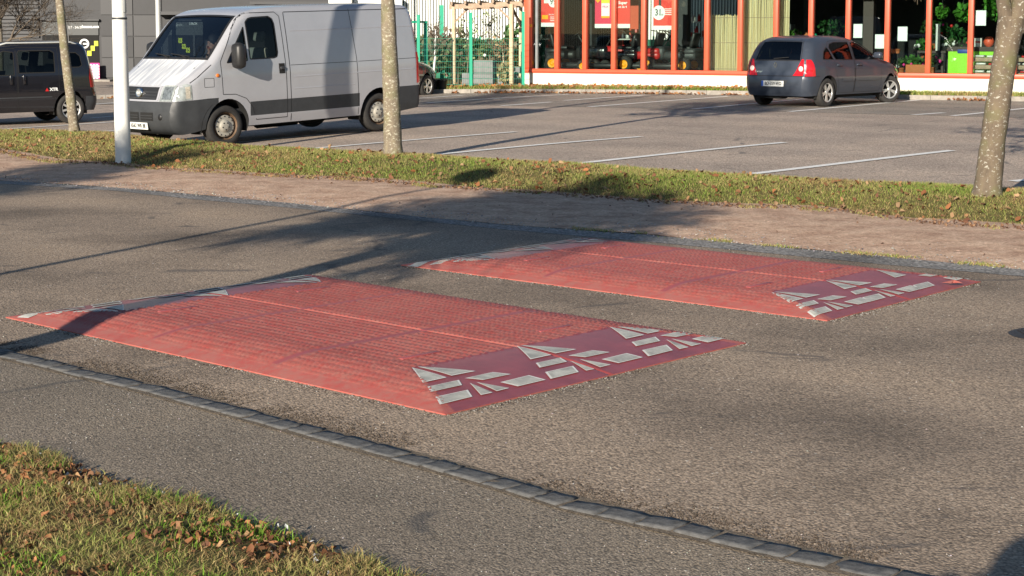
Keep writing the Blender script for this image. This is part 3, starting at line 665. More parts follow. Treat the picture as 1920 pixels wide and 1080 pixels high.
# pebbles and grit on road, pavement and path
def pebbles(name, x, y, z, s, c):
    n = len(x); b = np.array([[1, 0, 0], [0, 1, 0], [-1, 0, 0], [0, -1, 0], [0, 0, .8]])[None] * np.ones((n, 1, 1)); b[:, :, :2] *= rng.uniform(.5, 1.2, (n, 5, 1)); b *= s[:, None, None]
    a = rng.uniform(0, 6.28, n); X = b[..., 0] * np.cos(a)[:, None] - b[..., 1] * np.sin(a)[:, None]; Y = b[..., 0] * np.sin(a)[:, None] + b[..., 1] * np.cos(a)[:, None]
    V = np.stack([X + x[:, None], Y + y[:, None], b[..., 2] + z[:, None]], -1).reshape(-1, 3); i = np.arange(n) * 5
    Fc = np.concatenate([np.c_[i, i + 1, i + 4], np.c_[i + 1, i + 2, i + 4], np.c_[i + 2, i + 3, i + 4], np.c_[i + 3, i, i + 4]])
    return np_mesh(name, V, Fc, M['stone'], np.repeat(c, 5, axis=0), kind='stuff')
def tints(n, lo=.15, hi=.5): return (rng.uniform(lo, hi, (n, 1)) * np.array([[1.0, .93, .85]])) * rng.uniform(.9, 1.1, (n, 3))
n = 14000; sK = rng.random(n); kx = np.interp(sK, [0, 1], [-3.3, 1.1]); kyy = np.interp(kx, [p.x for p in KT], [p.y for p in KT]); patch = fbm(kx, kyy, 2.1, 4) > -.5
off = np.abs(rng.normal(0, .10, n)) + .004; gx = kx + nv.x * off; gy = kyy + nv.y * off; mk = patch
pebbles('kerb_grit', gx[mk], gy[mk], np.full(mk.sum(), .001), rng.uniform(.002, .0055, mk.sum()), np.array([[.10, .075, .055], [.16, .12, .09], [.22, .18, .14], [.07, .055, .04]])[rng.integers(0, 4, mk.sum())])
def edge_grit(name, c0, yaw, L, W, n):
    ca, sa = math.cos(yaw), math.sin(yaw); t = rng.random(n); side = rng.integers(0, 3, n); off = np.abs(rng.normal(0, .035, n)) + .003
    lx = np.where(side == 0, -L * t, np.where(side == 1, off, -L * t)); ly = np.where(side == 0, -off, np.where(side == 1, W * t, W + off))
    k = fbm(lx * 3, ly * 3, 1.3, 3) > -.4; lx, ly = lx[k], ly[k]
    pebbles(name, c0.x + ca * lx - sa * ly, c0.y + sa * lx + ca * ly, np.full(len(lx), .001), rng.uniform(.002, .006, len(lx)), np.array([[.12, .09, .07], [.30, .26, .2], [.45, .42, .38], [.07, .05, .04]])[rng.integers(0, 4, len(lx))])
edge_grit('cushion_grit', cA, R(-42.8), 3.575, 2.237, 3500); edge_grit('cushion_grit', cB, ybw * .5 + yb2 * .5, (cB - qB).length, (pB - cB).length, 3500)
n = 1500; gx = rng.uniform(-3, 4, n); gy = rng.uniform(4.8, 13, n); pebbles('road_grit', gx, gy, np.full(n, .0015), rng.uniform(.0015, .005, n), tints(n, .3, .75))
n = 3500; gx = rng.uniform(-3, 1.5, n); gy = rng.uniform(4.5, 8.5, n); kk = gy < np.interp(gx, [p.x for p in KB], [p.y for p in KB]); pebbles('pavement_grit', gx[kk], gy[kk], np.full(kk.sum(), .0015), rng.uniform(.0012, .0032, kk.sum()), tints(int(kk.sum()), .35, .85))
n = 5000; gx = rng.uniform(-8, 7, n); y0 = np.interp(gx, [p.x for p in GU], [p.y for p in GU]); y1 = np.interp(gx, XC, YF); gy = y0 - .15 + (y1 - y0) * rng.random(n) ** 1.4
pebbles('path_grit', gx, gy, np.full(n, .012), rng.uniform(.004, .012, n), tints(n, .2, .55))
n = 5000; gx = rng.uniform(.5, 7, n); y0 = np.interp(gx, [p.x for p in GU], [p.y for p in GU]); gy = y0 + rng.normal(0.03, .05, n); kk = fbm(gx, gy, 1.7, 9) > -.35
blades('gutter_weeds', gx[kk], gy[kk], np.full(kk.sum(), .004), rng.uniform(.01, .03, kk.sum()), rng.uniform(.006, .010, kk.sum()), grass_tint(gx[kk], gy[kk], int(kk.sum()), .45, 2), 1.2, 1)
n = 9000; gx = rng.uniform(-8, 7, n); yf = np.interp(gx, XC, YF); gy = yf - np.abs(rng.normal(0, .16, n)); kk = fbm(gx, yf, 3.1, 12) > -.1; gx, gy = gx[kk], gy[kk]
blades('border_tufts', gx, gy, np.full(len(gx), .012), rng.uniform(.012, .04, len(gx)), rng.uniform(.006, .011, len(gx)), grass_tint(gx, gy, len(gx), .55, 3), 1.1, 1)
n = 2600; gx = rng.uniform(-8, 7, n); gy = np.interp(gx, XC, YF) + rng.normal(-.03, .12, n)
leaves('border_litter', gx, gy, np.full(n, .014), rng.uniform(.012, .04, n), cols=np.array([[.22, .12, .07], [.32, .19, .11], [.16, .09, .06]])[rng.integers(0, 3, n)])
n = 160; gx = rng.uniform(-7, 6, n); y0 = np.interp(gx, [p.x for p in GU], [p.y for p in GU]); y1 = np.interp(gx, XC, YF); gy = y0 + (y1 - y0) * rng.random(n)
leaves('path_leaves', gx, gy, np.full(n, .016), rng.uniform(.012, .03, n), cols=np.array([[.12, .07, .05], [.2, .12, .08]])[rng.integers(0, 2, n)])
# ------------------------------------------------------------------ trees
def bare_tree(name, label, base, path, radii, crown, seed, bm, group='bare roadside trees', twigs=1.0, limbs=None, hi=9, rise=.55, lift=.045, thick=1.0):
    """path: trunk centre line relative to base; crown: (first branch height, top height, spread)"""
    r = random.Random(seed); T = thing(name, label, 'tree', base, group=group)
    tr = MB(); P = [Vector(p) for p in path]; pts = []; rad = []
    for i in range(len(P) - 1):
        k = 7
        for j in range(k):
            f = j / k; pts.append(P[i].lerp(P[i + 1], f)); rad.append((radii[i] + (radii[i + 1] - radii[i]) * f) * (1 + r.uniform(-.04, .04)))
    pts.append(P[-1]); rad.append(radii[-1]); rad[0] *= 1.25; rad[1] *= 1.07
    tr.tube(pts, rad, 16); tr.build('trunk', bm, T)
    cr = MB(); h0, h1, sp = crown
    def grow(p, d, L, ra, lev):
        n = 5 if lev < 2 else 4; q = [p]; rr = [ra]; dd = d.copy()
        for i in range(n):
            dd = (dd + Vector((r.gauss(0, .13), r.gauss(0, .13), r.gauss(lift, .10 if lift > .02 else .05)))).normalized(); q.append(q[-1] + dd * L / n); rr.append(ra * (1 - .75 * (i + 1) / n))
        cr.tube(q, rr, 6 if lev < 2 else 3, cap=False)
        if lev >= 4 or L < .14: return
        for i in range(1, n + 1):
            for _ in range(2 if (lev < 3) else 1):
                if r.random() < (.9 * twigs if lev else 1):
                    ax = Vector((r.gauss(0, 1), r.gauss(0, 1), r.gauss(0, .7 if lift > .02 else .3))).normalized(); nd = (dd * .75 + ax * .75).normalized()
                    grow(q[i], nd, L * r.uniform(.42, .66), rr[i] * .72 + .0015 * thick, lev + 1)
    if limbs:
        for p, d, L, ra in limbs: grow(Vector(p), Vector(d).normalized(), L, ra, 1)
    for i in range(hi):
        f = (i + .5) / hi; z = h0 + (h1 - h0) * .72 * f
        q = pts[-1]
        for a, b in zip(pts, pts[1:]):
            if a.z <= z <= b.z: q = a.lerp(b, (z - a.z) / (b.z - a.z)); break
        a = i * 2.4 + r.uniform(-.4, .4); d = Vector((math.cos(a), math.sin(a), rise + .5 * f)).normalized()
        grow(q, d, sp * (1 - .45 * f) * r.uniform(.85, 1.1), .038 * (1 - .5 * f) * thick + .008, 0)
    cr.build('crown', M['twig'], T)
    return T
def foot(u, v):
    p = at(u, v, .13); return Vector((p.x, p.y, .10))
pA = foot(737, 291); mA = 1 / 154.
bare_tree('tree', 'slim bare tree standing in the grass strip in front of the white van', pA, [(0, 0, 0), (-.01, 0, .6), (-.035, .0, 1.3), (-.05, 0, 1.9), (-.03, 0, 3), (.05, 0, 4.5), (.0, 0, 6.0)], [.115, .105, .095, .082, .065, .04, .015], (3.0, 6, 1.35), 3, M['bark'], thick=1.3)
pB_ = foot(1850, 366)
bare_tree('tree', 'thick leaning tree with pale lichen that forks low at the right edge', pB_, [(0, 0, 0), (.05, 0, .6), (.12, 0, 1.2), (.185, 0, 1.66)], [.122, .112, .110, .118], (2.2, 2.3, .5), 5, M['bark3'], hi=1,
          limbs=None)
T = [o for o in bpy.data.objects if o.get('label', '').startswith('thick leaning')][0]
r_ = random.Random(9); lim = MB()
def limb(mb, p, d, L, ra, lev, r, drop=.0):
    n = 7; q = [Vector(p)]; rr = [ra]; dd = Vector(d).normalized()
    for i in range(n):
        dd = (dd + Vector((r.gauss(0, .10), r.gauss(0, .10), r.gauss(.03 - drop, .07)))).normalized(); q.append(q[-1] + dd * L / n); rr.append(max(.0022, ra * (1 - .8 * (i + 1) / n)))
    mb.tube(q, rr, 8 if lev == 0 else 4, cap=False)
    if lev < 3:
        for i in range(2, n + 1):
            for _ in range(2 if lev else 2):
                ax = Vector((r.gauss(0, 1), r.gauss(0, 1), r.gauss(0, .7))).normalized(); limb(mb, q[i], dd * .75 + ax * .7, L * r.uniform(.3, .5), rr[i] * .65 + .001, lev + 1, r, drop)
lim.tube([(.15, 0, 1.52), (.10, .02, 1.85), (.09, 0, 2.4), (.0, .05, 3.2), (-.1, 0, 4.6)], [.07, .062, .055, .04, .012], 12)
lim.tube([(.22, 0, 1.52), (.26, .02, 1.8), (.33, 0, 2.3), (.5, -.05, 3.2), (.7, 0, 4.8)], [.085, .075, .062, .045, .012], 12)
lim.tube([(.19, .03, 1.55), (.185, .1, 1.9), (.2, .2, 2.6), (.25, .4, 3.8)], [.05, .04, .03, .01], 10)
for p, d, L, ra, dr in [((.08, 0, 2.2), (-1, .1, -.02), .72, .012, .04), ((.06, .02, 2.6), (-1, .3, .1), .9, .014, .02), ((.0, .05, 3.0), (-1, -.2, .35), 1.5, .02, .0), ((.1, .05, 2.9), (-.5, 1, .5), 1.6, .02, 0), ((-.05, .0, 3.8), (-.5, -.6, .8), 1.3, .02, 0), ((-.05, .0, 3.6), (.2, .9, .6), 1.4, .02, 0),
                       ((.4, 0, 2.7), (1, .3, .6), 1.8, .025, 0), ((.5, 0, 3.2), (.6, -.9, .6), 1.6, .02, 0), ((.55, 0, 3.6), (.3, 1, .5), 1.6, .02, 0), ((.62, 0, 4.2), (1, 0, .7), 1.3, .02, 0), ((.22, .3, 3.2), (.2, 1, .5), 1.5, .018, 0)]:
    limb(lim, p, d, L, ra, 0, r_, dr)
lim.build('crown', M['bark3'], T)
pC = foot(140, 248)
bare_tree('tree', 'thin mottled tree in front of the rear wheel of the black car', pC, [(0, 0, 0), (-.05, 0, .6), (-.115, 0, 1.2), (-.175, 0, 2.0), (-.2, 0, 3.2), (-.15, 0, 5.6)], [.078, .073, .068, .06, .045, .012], (2.9, 5.6, 1.5), 8, M['bark'], hi=6)
qd = aty(0, 90, 44); qd.z = zlot(qd.x, qd.y)
bare_tree('tree', 'small bare tree at the left edge beyond the black car', qd, [(0, 0, 0), (.02, 0, 1.2), (.0, 0, 2.2), (.04, 0, 4)], [.085, .07, .06, .015], (1.2, 4, 1.7), 12, M['bark2'], hi=9)
# trees beside the pavement, outside the view, that throw the long shadows
az = R(SUN_AZ); sd = Vector((math.sin(az), math.cos(az), 0)); tl = 1 / math.tan(R(SUN_EL))
tipA = at(640, 493); fA = tipA - sd * (2.9 * tl)
bare_tree('tree', 'bare tree with a wide twiggy crown beside the near pavement', (fA.x, fA.y, 0), [(0, 0, 0), (.02, 0, 1.2), (0, 0, 2.6), (-.1, 0, 3.9), (-.3, 0, 4.7)], [.15, .13, .12, .08, .02], (3.62, 4.3, 1.12), 21, M['bark'], hi=20, twigs=1.35, rise=-.05, lift=.0, thick=2.1)
tipB = at(60, 330); fB = tipB - sd * (4.3 * tl)
bare_tree('tree', 'bare tree farther back beside the near pavement', (fB.x, fB.y, 0), [(0, 0, 0), (.02, 0, 1.5), (0, 0, 3.2), (.0, 0, 5.2)], [.13, .12, .09, .02], (3.9, 5.0, 1.0), 22, M['bark'], hi=12, twigs=1.2, rise=.1, lift=0, thick=1.5)
# ------------------------------------------------------------------ poles
pp = at(231, 298, .06); pz = .03
tt = thing('white_pole', 'round white painted pole in the grass in front of the van bonnet', 'pole', (pp.x, pp.y, pz), group='tall poles', rot=(0, R(-.2), 0))
MB().tube([(0, 0, -.05), (0, 0, .9), (0, 0, 1.75)], [.098, .094, .090], 24).tube([(0, 0, 1.75), (0, 0, 3.5), (0, 0, 7)], [.088, .078, .06], 24).build('mast', M['whitepole'], tt)
MB().tube([(0, 0, 1.74), (0, 0, 1.765)], .093, 24).build('collar', M['dgrey'], tt)
MB().box((.072, -.055, 1.90), (.05, .03, .15), rz=R(-35), bev=.004).build('inspection_hatch', M['concrete'], tt)
p2 = aty(297, 60, 41.5); z2 = zlot(p2.x, p2.y)
tt = thing('street_lamp', 'thin pale grey lamp column behind the van windscreen', 'street lamp', (p2.x, p2.y, z2), group='tall poles')
MB().tube([(0, 0, 0), (0, 0, 3), (0, 0, 7.5)], [.065, .06, .045], 16).build('column', M['galv'], tt)
MB().tube([(0, 0, 7.5), (.3, -.3, 7.7), (.8, -.8, 7.8)], .03, 8).build('arm', M['galv'], tt)
MB().box((1.0, -1.0, 7.78), (.6, .25, .12), rz=R(-45), bev=.03).build('lamp_head', M['dgrey'], tt)
# lamp column off the left edge: its thin shadow crosses the road
hd = at(903, 338); Hl = 5.2; lf = hd - sd * (Hl * tl)
tt = thing('street_lamp', 'lamp column beside the near pavement with an oval head', 'street lamp', (lf.x, lf.y, 0), group='tall poles')
MB().tube([(0, 0, 0), (0, 0, 1.2), (0, 0, Hl)], [.06, .042, .032], 14).build('column', M['galv'], tt)
MB().ball((.02, 0, Hl), .27, sc=(1, 1, .62)).build('lamp_head', M['dgrey'], tt)
# tall mast whose blurred shadow lies on the van
vp = at(650, 190); 
# ------------------------------------------------------------------ vehicles
def interp(tab, x):
    if x <= tab[0][0]: return tab[0][1]
    for a, b in zip(tab, tab[1:]):
        if x <= b[0]: return a[1] + (b[1] - a[1]) * (x - a[0]) / (b[0] - a[0])
    return tab[-1][1]
def chaikin(P, it=2):
    for _ in range(it):
        Q = [P[0]]
        for a, b in zip(P, P[1:]): Q += [(a[0] * .75 + b[0] * .25, a[1] * .75 + b[1] * .25), (a[0] * .25 + b[0] * .75, a[1] * .25 + b[1] * .75)]
        Q.append(P[-1]); P = Q
    return P
def inside(p, poly):
    c = False; n = len(poly)
    for i in range(n):
        a, b = poly[i], poly[i - 1]
        if (a[1] > p[1]) != (b[1] > p[1]) and p[0] < (b[0] - a[0]) * (p[1] - a[1]) / (b[1] - a[1]) + a[0]: c = not c
    return c
class Shell:
    def __init__(s, sil, hz, hx, rnd=.1, crown=(.15, .06, .05), arches=(), sill=.3, cell=.04, low=None):
        s.sil = chaikin(sil, 2); s.hz, s.hx, s.rnd, s.crown = hz, hx, rnd, crown; s.cell = cell
        s.x0 = min(p[0] for p in s.sil); s.x1 = max(p[0] for p in s.sil); s.zt = max(p[1] for p in s.sil); s.hw = max(h for _, h in hz)
        s.S = np.array(s.sil); bot = [s.sil[-1]]
        for cx, cz, r in sorted(arches):
            a0 = math.asin(max(-1, min(1, (sill - cz) / r)))
            bot += [(cx - r * math.cos(t), cz + r * math.sin(t)) for t in np.linspace(a0, math.pi - a0, 17)]
        s.outer = s.sil + [q for q in bot[1:]]
        s.arches = arches; s.sill = sill
        L = [0]
        for a, b in zip(s.sil, s.sil[1:]): L.append(L[-1] + math.dist(a, b))
        s.L = L
    def half(s, x, z): return interp(s.hz, z) * interp(s.hx, x)
    def dist(s, x, z):
        A = s.S[:-1]; B = s.S[1:]; p = np.array((x, z)); d = B - A; t = np.clip(((p - A) * d).sum(1) / (d * d).sum(1), 0, 1)
        return float(np.sqrt((((A + d * t[:, None]) - p) ** 2).sum(1)).min())
    def deform(s, x, y, z):
        q = (y / s.hw) ** 2; L = s.x1 - s.x0; cf, cr, ct = s.crown
        x -= cf * q * smooth((x - (s.x1 - .28 * L)) / (.28 * L)); x += cr * q * smooth(((s.x0 + .18 * L) - x) / (.18 * L)); z -= ct * q * smooth((z - .45 * s.zt) / (.5 * s.zt))
        return (x, y, z)
    def side(s, x, z, sg, off=0.0):
        d = s.dist(x, z); r = s.rnd; y = s.half(x, z)
        if d < r: y -= r - math.sqrt(max(0, r * r - (r - d) ** 2))
        return s.deform(x, (y + off) * sg, z)
    def rib(s, t, f, off=0.0):
        i = 0
        while i < len(s.L) - 2 and s.L[i + 1] < t: i += 1
        a, b = s.sil[i], s.sil[i + 1]; k = (t - s.L[i]) / max(1e-6, s.L[i + 1] - s.L[i]); x = a[0] + (b[0] - a[0]) * k; z = a[1] + (b[1] - a[1]) * k
        n = Vector((b[1] - a[1], 0, -(b[0] - a[0]))); n.normalize()
        y = (s.half(x, z) - s.rnd) * f
        x, y, z = s.deform(x, y, z); return (x + n.x * off, y, z + n.z * off)
    def t_at(s, x, z):
        best = (9, 0)
        for i in range(len(s.sil) - 1):
            a, b = s.sil[i], s.sil[i + 1]; dx, dz = b[0] - a[0], b[1] - a[1]; l2 = dx * dx + dz * dz; k = max(0, min(1, ((x - a[0]) * dx + (z - a[1]) * dz) / l2)); d = math.hypot(a[0] + dx * k - x, a[1] + dz * k - z)
            if d < best[0]: best = (d, s.L[i] + k * math.sqrt(l2))
        return best[1]
    def cut2d(s, polys, outer=None):
        """outer side outline sliced by a grid and by the outlines of polys"""
        outer = outer or s.outer; bm = bmesh.new(); bm.faces.new([bm.verts.new((p[0], 0, p[1])) for p in outer])
        xs = [p[0] for p in outer]; zs = [p[1] for p in outer]
        def cut(co, no):
            bmesh.ops.bisect_plane(bm, geom=bm.verts[:] + bm.edges[:] + bm.faces[:], plane_co=co, plane_no=no, dist=1e-4)
        x = min(xs) + s.cell
        while x < max(xs): cut((x, 0, 0), (1, 0, 0)); x += s.cell
        z = min(zs) + s.cell
        while z < max(zs): cut((0, 0, z), (0, 0, 1)); z += s.cell
        for P in polys:
            for a, b in zip(P, P[1:] + P[:1]):
                # only cut the faces near this edge
                lo = (min(a[0], b[0]) - s.cell * 1.6, min(a[1], b[1]) - s.cell * 1.6); hi = (max(a[0], b[0]) + s.cell * 1.6, max(a[1], b[1]) + s.cell * 1.6)
                fs = [f for f in bm.faces if (lambda c: lo[0] < c.x < hi[0] and lo[1] < c.z < hi[1])(f.calc_center_median())]
                ge = set(fs)
                for f in fs: ge.update(f.edges); ge.update(f.verts)
                if ge: bmesh.ops.bisect_plane(bm, geom=list(ge), plane_co=(a[0], 0, a[1]), plane_no=(b[1] - a[1], 0, -(b[0] - a[0])), dist=1e-4)
        return bm
    def sides(s, mb_of, polys, holes):
        """mb_of: function(centre) -> (MB, material index)"""
        bm = s.cut2d(polys + holes); vs = {}
        bm.verts.index_update(); P = [(v.co.x, v.co.z) for v in bm.verts]
        faces = []
        for f in bm.faces:
            c = f.calc_center_median(); c = (c.x, c.z)
            if any(inside(c, h) for h in holes): continue
            faces.append((c, [v.index for v in f.verts]))
        bm.free()
        for sg in (1, -1):
            Q = [s.side(x, z, sg) for x, z in P]; groups = {}
            for c, f in faces:
                mb, mi = mb_of(c, sg); groups.setdefault(id(mb), (mb, []))[1].append((f, mi))
            for mb, L in groups.values():
                used = sorted({i for f, _ in L for i in f}); ix = {v: i for i, v in enumerate(used)}; b = len(mb.v); mb.v += [Q[v] for v in used]
                for f, mi in L:
                    g_ = [b + ix[i] for i in f]; mb.f.append(tuple(g_ if sg > 0 else g_[::-1])); mb.m.append(mi); mb.sm.append(True)
    def edge(s, z0, z1, rear=True, n=6, inset=.004):
        """points of the rear (or front) outline between two heights, bottom to top"""
        out = []
        for i in range(n + 1):
            z = z0 + (z1 - z0) * i / n; xs = []
            for a, b in zip(s.sil, s.sil[1:]):
                if (a[1] - z) * (b[1] - z) <= 0 and a[1] != b[1]: xs.append(a[0] + (b[0] - a[0]) * (z - a[1]) / (b[1] - a[1]))
            x = min(xs) + inset if rear else max(xs) - inset; out.append((x, z))
        return out
    def plate(s, mb, poly, off=.004, mi=0, sides=(1, -1), cell=.05):
        """thin piece following the side surface"""
        c0 = s.cell; s.cell = cell; bm = s.cut2d([], poly); s.cell = c0; bm.verts.index_update()
        P = [(v.co.x, v.co.z) for v in bm.verts]; F = [[v.index for v in f.verts] for f in bm.faces]; bm.free()
        for sg in sides: mb.add([s.side(x, z, sg, off) for x, z in P], F, mi, True)
    def ribbon(s, mb_of, tb=(), fb=(), holes=(), cell=.06):
        T = sorted(set(list(np.arange(0, s.L[-1], cell)) + [s.L[-1]] + list(tb) + [x for h in holes for x in h[:2]])); Fs = sorted(set(list(np.linspace(-1, 1, 17)) + list(fb) + [x for h in holes for x in h[2:]]))
        T = [T[0]] + [b for a, b in zip(T, T[1:]) if b - a > 1e-4]; Fs = [Fs[0]] + [b for a, b in zip(Fs, Fs[1:]) if b - a > 1e-4]
        G = {}
        for i in range(len(T) - 1):
            for j in range(len(Fs) - 1):
                tc, fc = (T[i] + T[i + 1]) / 2, (Fs[j] + Fs[j + 1]) / 2
                if any(h[0] < tc < h[1] and h[2] < fc < h[3] for h in holes): continue
                mb, mi = mb_of(tc, fc); G.setdefault(id(mb), (mb, []))[1].append((i, j, mi))
        for mb, L in G.values():
            ix = {}
            def vid(i, j):
                if (i, j) not in ix: ix[i, j] = len(mb.v); mb.v.append(s.rib(T[i], Fs[j]))
                return ix[i, j]
            for i, j, mi in L:
                mb.f.append((vid(i, j), vid(i, j + 1), vid(i + 1, j + 1), vid(i + 1, j))); mb.m.append(mi); mb.sm.append(True)
    def patch(s, mb, t0, t1, f0, f1, off=.004, mi=0, nt=8, nf=10):
        """piece following the front/top/rear surface; f0,f1 may be functions of the fraction along t"""
        g0 = f0 if callable(f0) else (lambda k: f0); g1 = f1 if callable(f1) else (lambda k: f1)
        vs = [s.rib(t0 + (t1 - t0) * i / nt, g0(i / nt) + (g1(i / nt) - g0(i / nt)) * j / nf, off) for i in range(nt + 1) for j in range(nf + 1)]
        fs = [(i * (nf + 1) + j, i * (nf + 1) + j + 1, (i + 1) * (nf + 1) + j + 1, (i + 1) * (nf + 1) + j) for i in range(nt) for j in range(nf)]
        return mb.add(vs, fs, mi, True)
    def linings(s, parent):
        mb = MB()
        for cx, cz, r in s.arches:
            a0 = math.asin(max(-1, min(1, (s.sill - cz) / r))); A = np.linspace(a0 - .2, math.pi - a0 + .2, 18)
            for sg in (1, -1):
                yo = [(s.half(cx - r * math.cos(t), cz + r * math.sin(t)) - .006) * sg for t in A]
                vs = [(cx - r * math.cos(t), y, cz + r * math.sin(t)) for t, y in zip(A, yo)] + [(cx - r * math.cos(t), sg * (s.hw - .38), cz + r * math.sin(t)) for t in A]
                n = len(A); mb.add(vs, [(i, i + 1, n + i + 1, n + i) for i in range(n - 1)], 0, True)
                mb.add([(cx - r * math.cos(t), sg * (s.hw - .38), cz + r * math.sin(t)) for t in A], [tuple(range(n))], 0)
        x = [q[0] for q in s.arches]; mb.box(((s.x0 + s.x1) / 2, 0, s.sill + .06), (s.x1 - s.x0 - .5, 2 * (s.hw - .36), .12))
        # floor pieces between the arches reach the sills
        lo, hi = min(x) + s.arches[0][2] + .03, max(x) - s.arches[0][2] - .03
        mb.box(((lo + hi) / 2, 0, s.sill + .07), (hi - lo, 2 * (s.hw - .08), .10))
        mb.build('underbody', M['under'], parent)
def wheel(parent, c, r, wd, sg, kind, steer=0.0, copyof=None):
    """wheel turned about Y; sg = side the rim faces"""
    if copyof:
        o = copy_tree(copyof, parent)
    else:
        o = bpy.data.objects.new('wheel', None); col.objects.link(o); o.parent = parent; o.empty_display_size = .1
        A = Matrix.Rotation(R(-90), 4, 'X'); h = wd / 2
        MB().lathe([(r * .66, -h * .8), (r * .72, -h), (r * .93, -h), (r * .985, -h * .8), (r, -h * .5), (r, h * .5), (r * .985, h * .8), (r * .93, h), (r * .74, h * 1.03), (r * .67, h * .9), (r * .66, h * .75)], 44, 0, A).build('tyre', M['tyre'], o)
        mb = MB(); ri = r * .665
        if kind == 'van':
            mb.lathe([(ri, h * .95), (ri * .96, h * .7), (ri * .93, h * .35), (.0, h * .30)], 36, 1, A)
            mb.lathe([(ri * .80, h * .50), (ri * .80, h * .72), (ri * .70, h * .78), (ri * .5, h * .70), (ri * .44, h * .74), (ri * .40, h * .95), (ri * .2, h * 1.0), (0, h * 1.0)], 36, 0, A)
            for i in range(12):
                a = i * math.pi / 6; mb.lathe([(.0, h * .80), (ri * .055, h * .80), (ri * .06, h * .6)], 8, 2, A @ Matrix.Translation((ri * .70 * math.cos(a), ri * .70 * math.sin(a), 0)))
            for i in range(5):
                a = i * 2 * math.pi / 5 + .3; mb.lathe([(.0, h * 1.0 + .002), (ri * .055, h * 1.0 + .002), (ri * .06, h * .9)], 8, 2, A @ Matrix.Translation((ri * .26 * math.cos(a), ri * .26 * math.sin(a), 0)))
            mats = [M['wheelgrey'], M['steel'], M['black']]
        else:
            mb.lathe([(ri, h * .98), (ri * .97, h * .85), (ri * .94, h * .2), (ri * .4, -h * .2), (0, -h * .2)], 40, 1, A); mb.lathe([(ri * 1.0, h * 1.0), (ri * .93, h * .98), (ri * .90, h * .8)], 40, 0, A)
            mb.lathe([(0, h * .92), (ri * .2, h * .9), (ri * .26, h * .6)], 20, 0, A)
            ns = 5 if kind == 'alloy' else 9
            for i in range(ns):
                a = i * 2 * math.pi / ns + .2
                if kind == 'alloy':
                    for da in (-.17, .17):
                        u = Vector((math.cos(a + da), math.sin(a + da), 0)); v = Vector((math.cos(a + da * .8), math.sin(a + da * .8), 0))
                        p = A @ (u * ri * .18 + Vector((0, 0, h * .72))); q = A @ (v * ri * .95 + Vector((0, 0, h * .80))); mb.bar(p, q, ri * .15, ri * .10, 0, (0, 1, 0))
                else:
                    u = Vector((math.cos(a), math.sin(a), 0)); mb.bar(A @ (u * ri * .2 + Vector((0, 0, h * .78))), A @ (u * ri * .95 + Vector((0, 0, h * .84))), ri * .2, ri * .12, 0, (0, 1, 0))
            mats = [M['alloy'], M['under'], M['black']]
        mb.build('rim', mats, o)
    o.location = c; o.rotation_euler = (0, 0, (0 if sg > 0 else math.pi) + steer); return o
def lettering(name, body, size, m, pos, normal, up, parent, depth=.0015, squeeze=1.0, bold=0.0):
    n = Vector(normal).normalized(); u = Vector(up); x = u.cross(n).normalized(); y = n.cross(x)
    mx = Matrix(((x.x, y.x, n.x, pos[0]), (x.y, y.y, n.y, pos[1]), (x.z, y.z, n.z, pos[2]), (0, 0, 0, 1)))
    return text(name, body, size, m, mx, parent, depth, squeeze=squeeze, bold=bold)
def numplate(parent, c, n, body, size=(.52, .11)):
    n = Vector(n).normalized(); x = Vector((0, 0, 1)).cross(n).normalized(); z = n.cross(x)
    T = Matrix(((x.x, z.x, n.x, c[0]), (x.y, z.y, n.y, c[1]), (x.z, z.z, n.z, c[2]), (0, 0, 0, 1)))
    o = MB().box((0, 0, 0), (size[0], size[1], .008), 0, T).box((-size[0] / 2 + .022, 0, .0045), (.042, size[1] - .004, .003), 1, T).build('number_plate', [M['platew'], M['plateb']], parent)
    lettering('plate_number', body, .092, M['ink'], T @ Vector((.018, 0, .006)), n, z, o, squeeze=.80, bold=.0015)
    return o
def seat(mb, x, y, z, mi=0, h=.62, wd=.46):
    mb.box((x + .05, y, z + .12), (.48, wd, .16), mi, bev=.04)
    mb.box((0, 0, 0), (.13, wd, h), mi, Matrix.Translation((x - .24, y, z + .12 + h / 2)) @ Matrix.Rotation(R(-12), 4, 'Y'), bev=.045)
    mb.box((0, 0, 0), (.09, .24, .17), mi, Matrix.Translation((x - .33, y, z + .30 + h)) @ Matrix.Rotation(R(-12), 4, 'Y'), bev=.035)
def place(name, label, cat, loc, yaw, s, z=None, pitch=0.0, group=None, sx=1.0):
    o = thing(name, label, cat, (loc[0], loc[1], zlot(*loc) if z is None else z), group=group, scale=(s * sx, s, s)); o.rotation_mode = 'XYZ'; o.rotation_euler = (0, -pitch, R(yaw)); return o
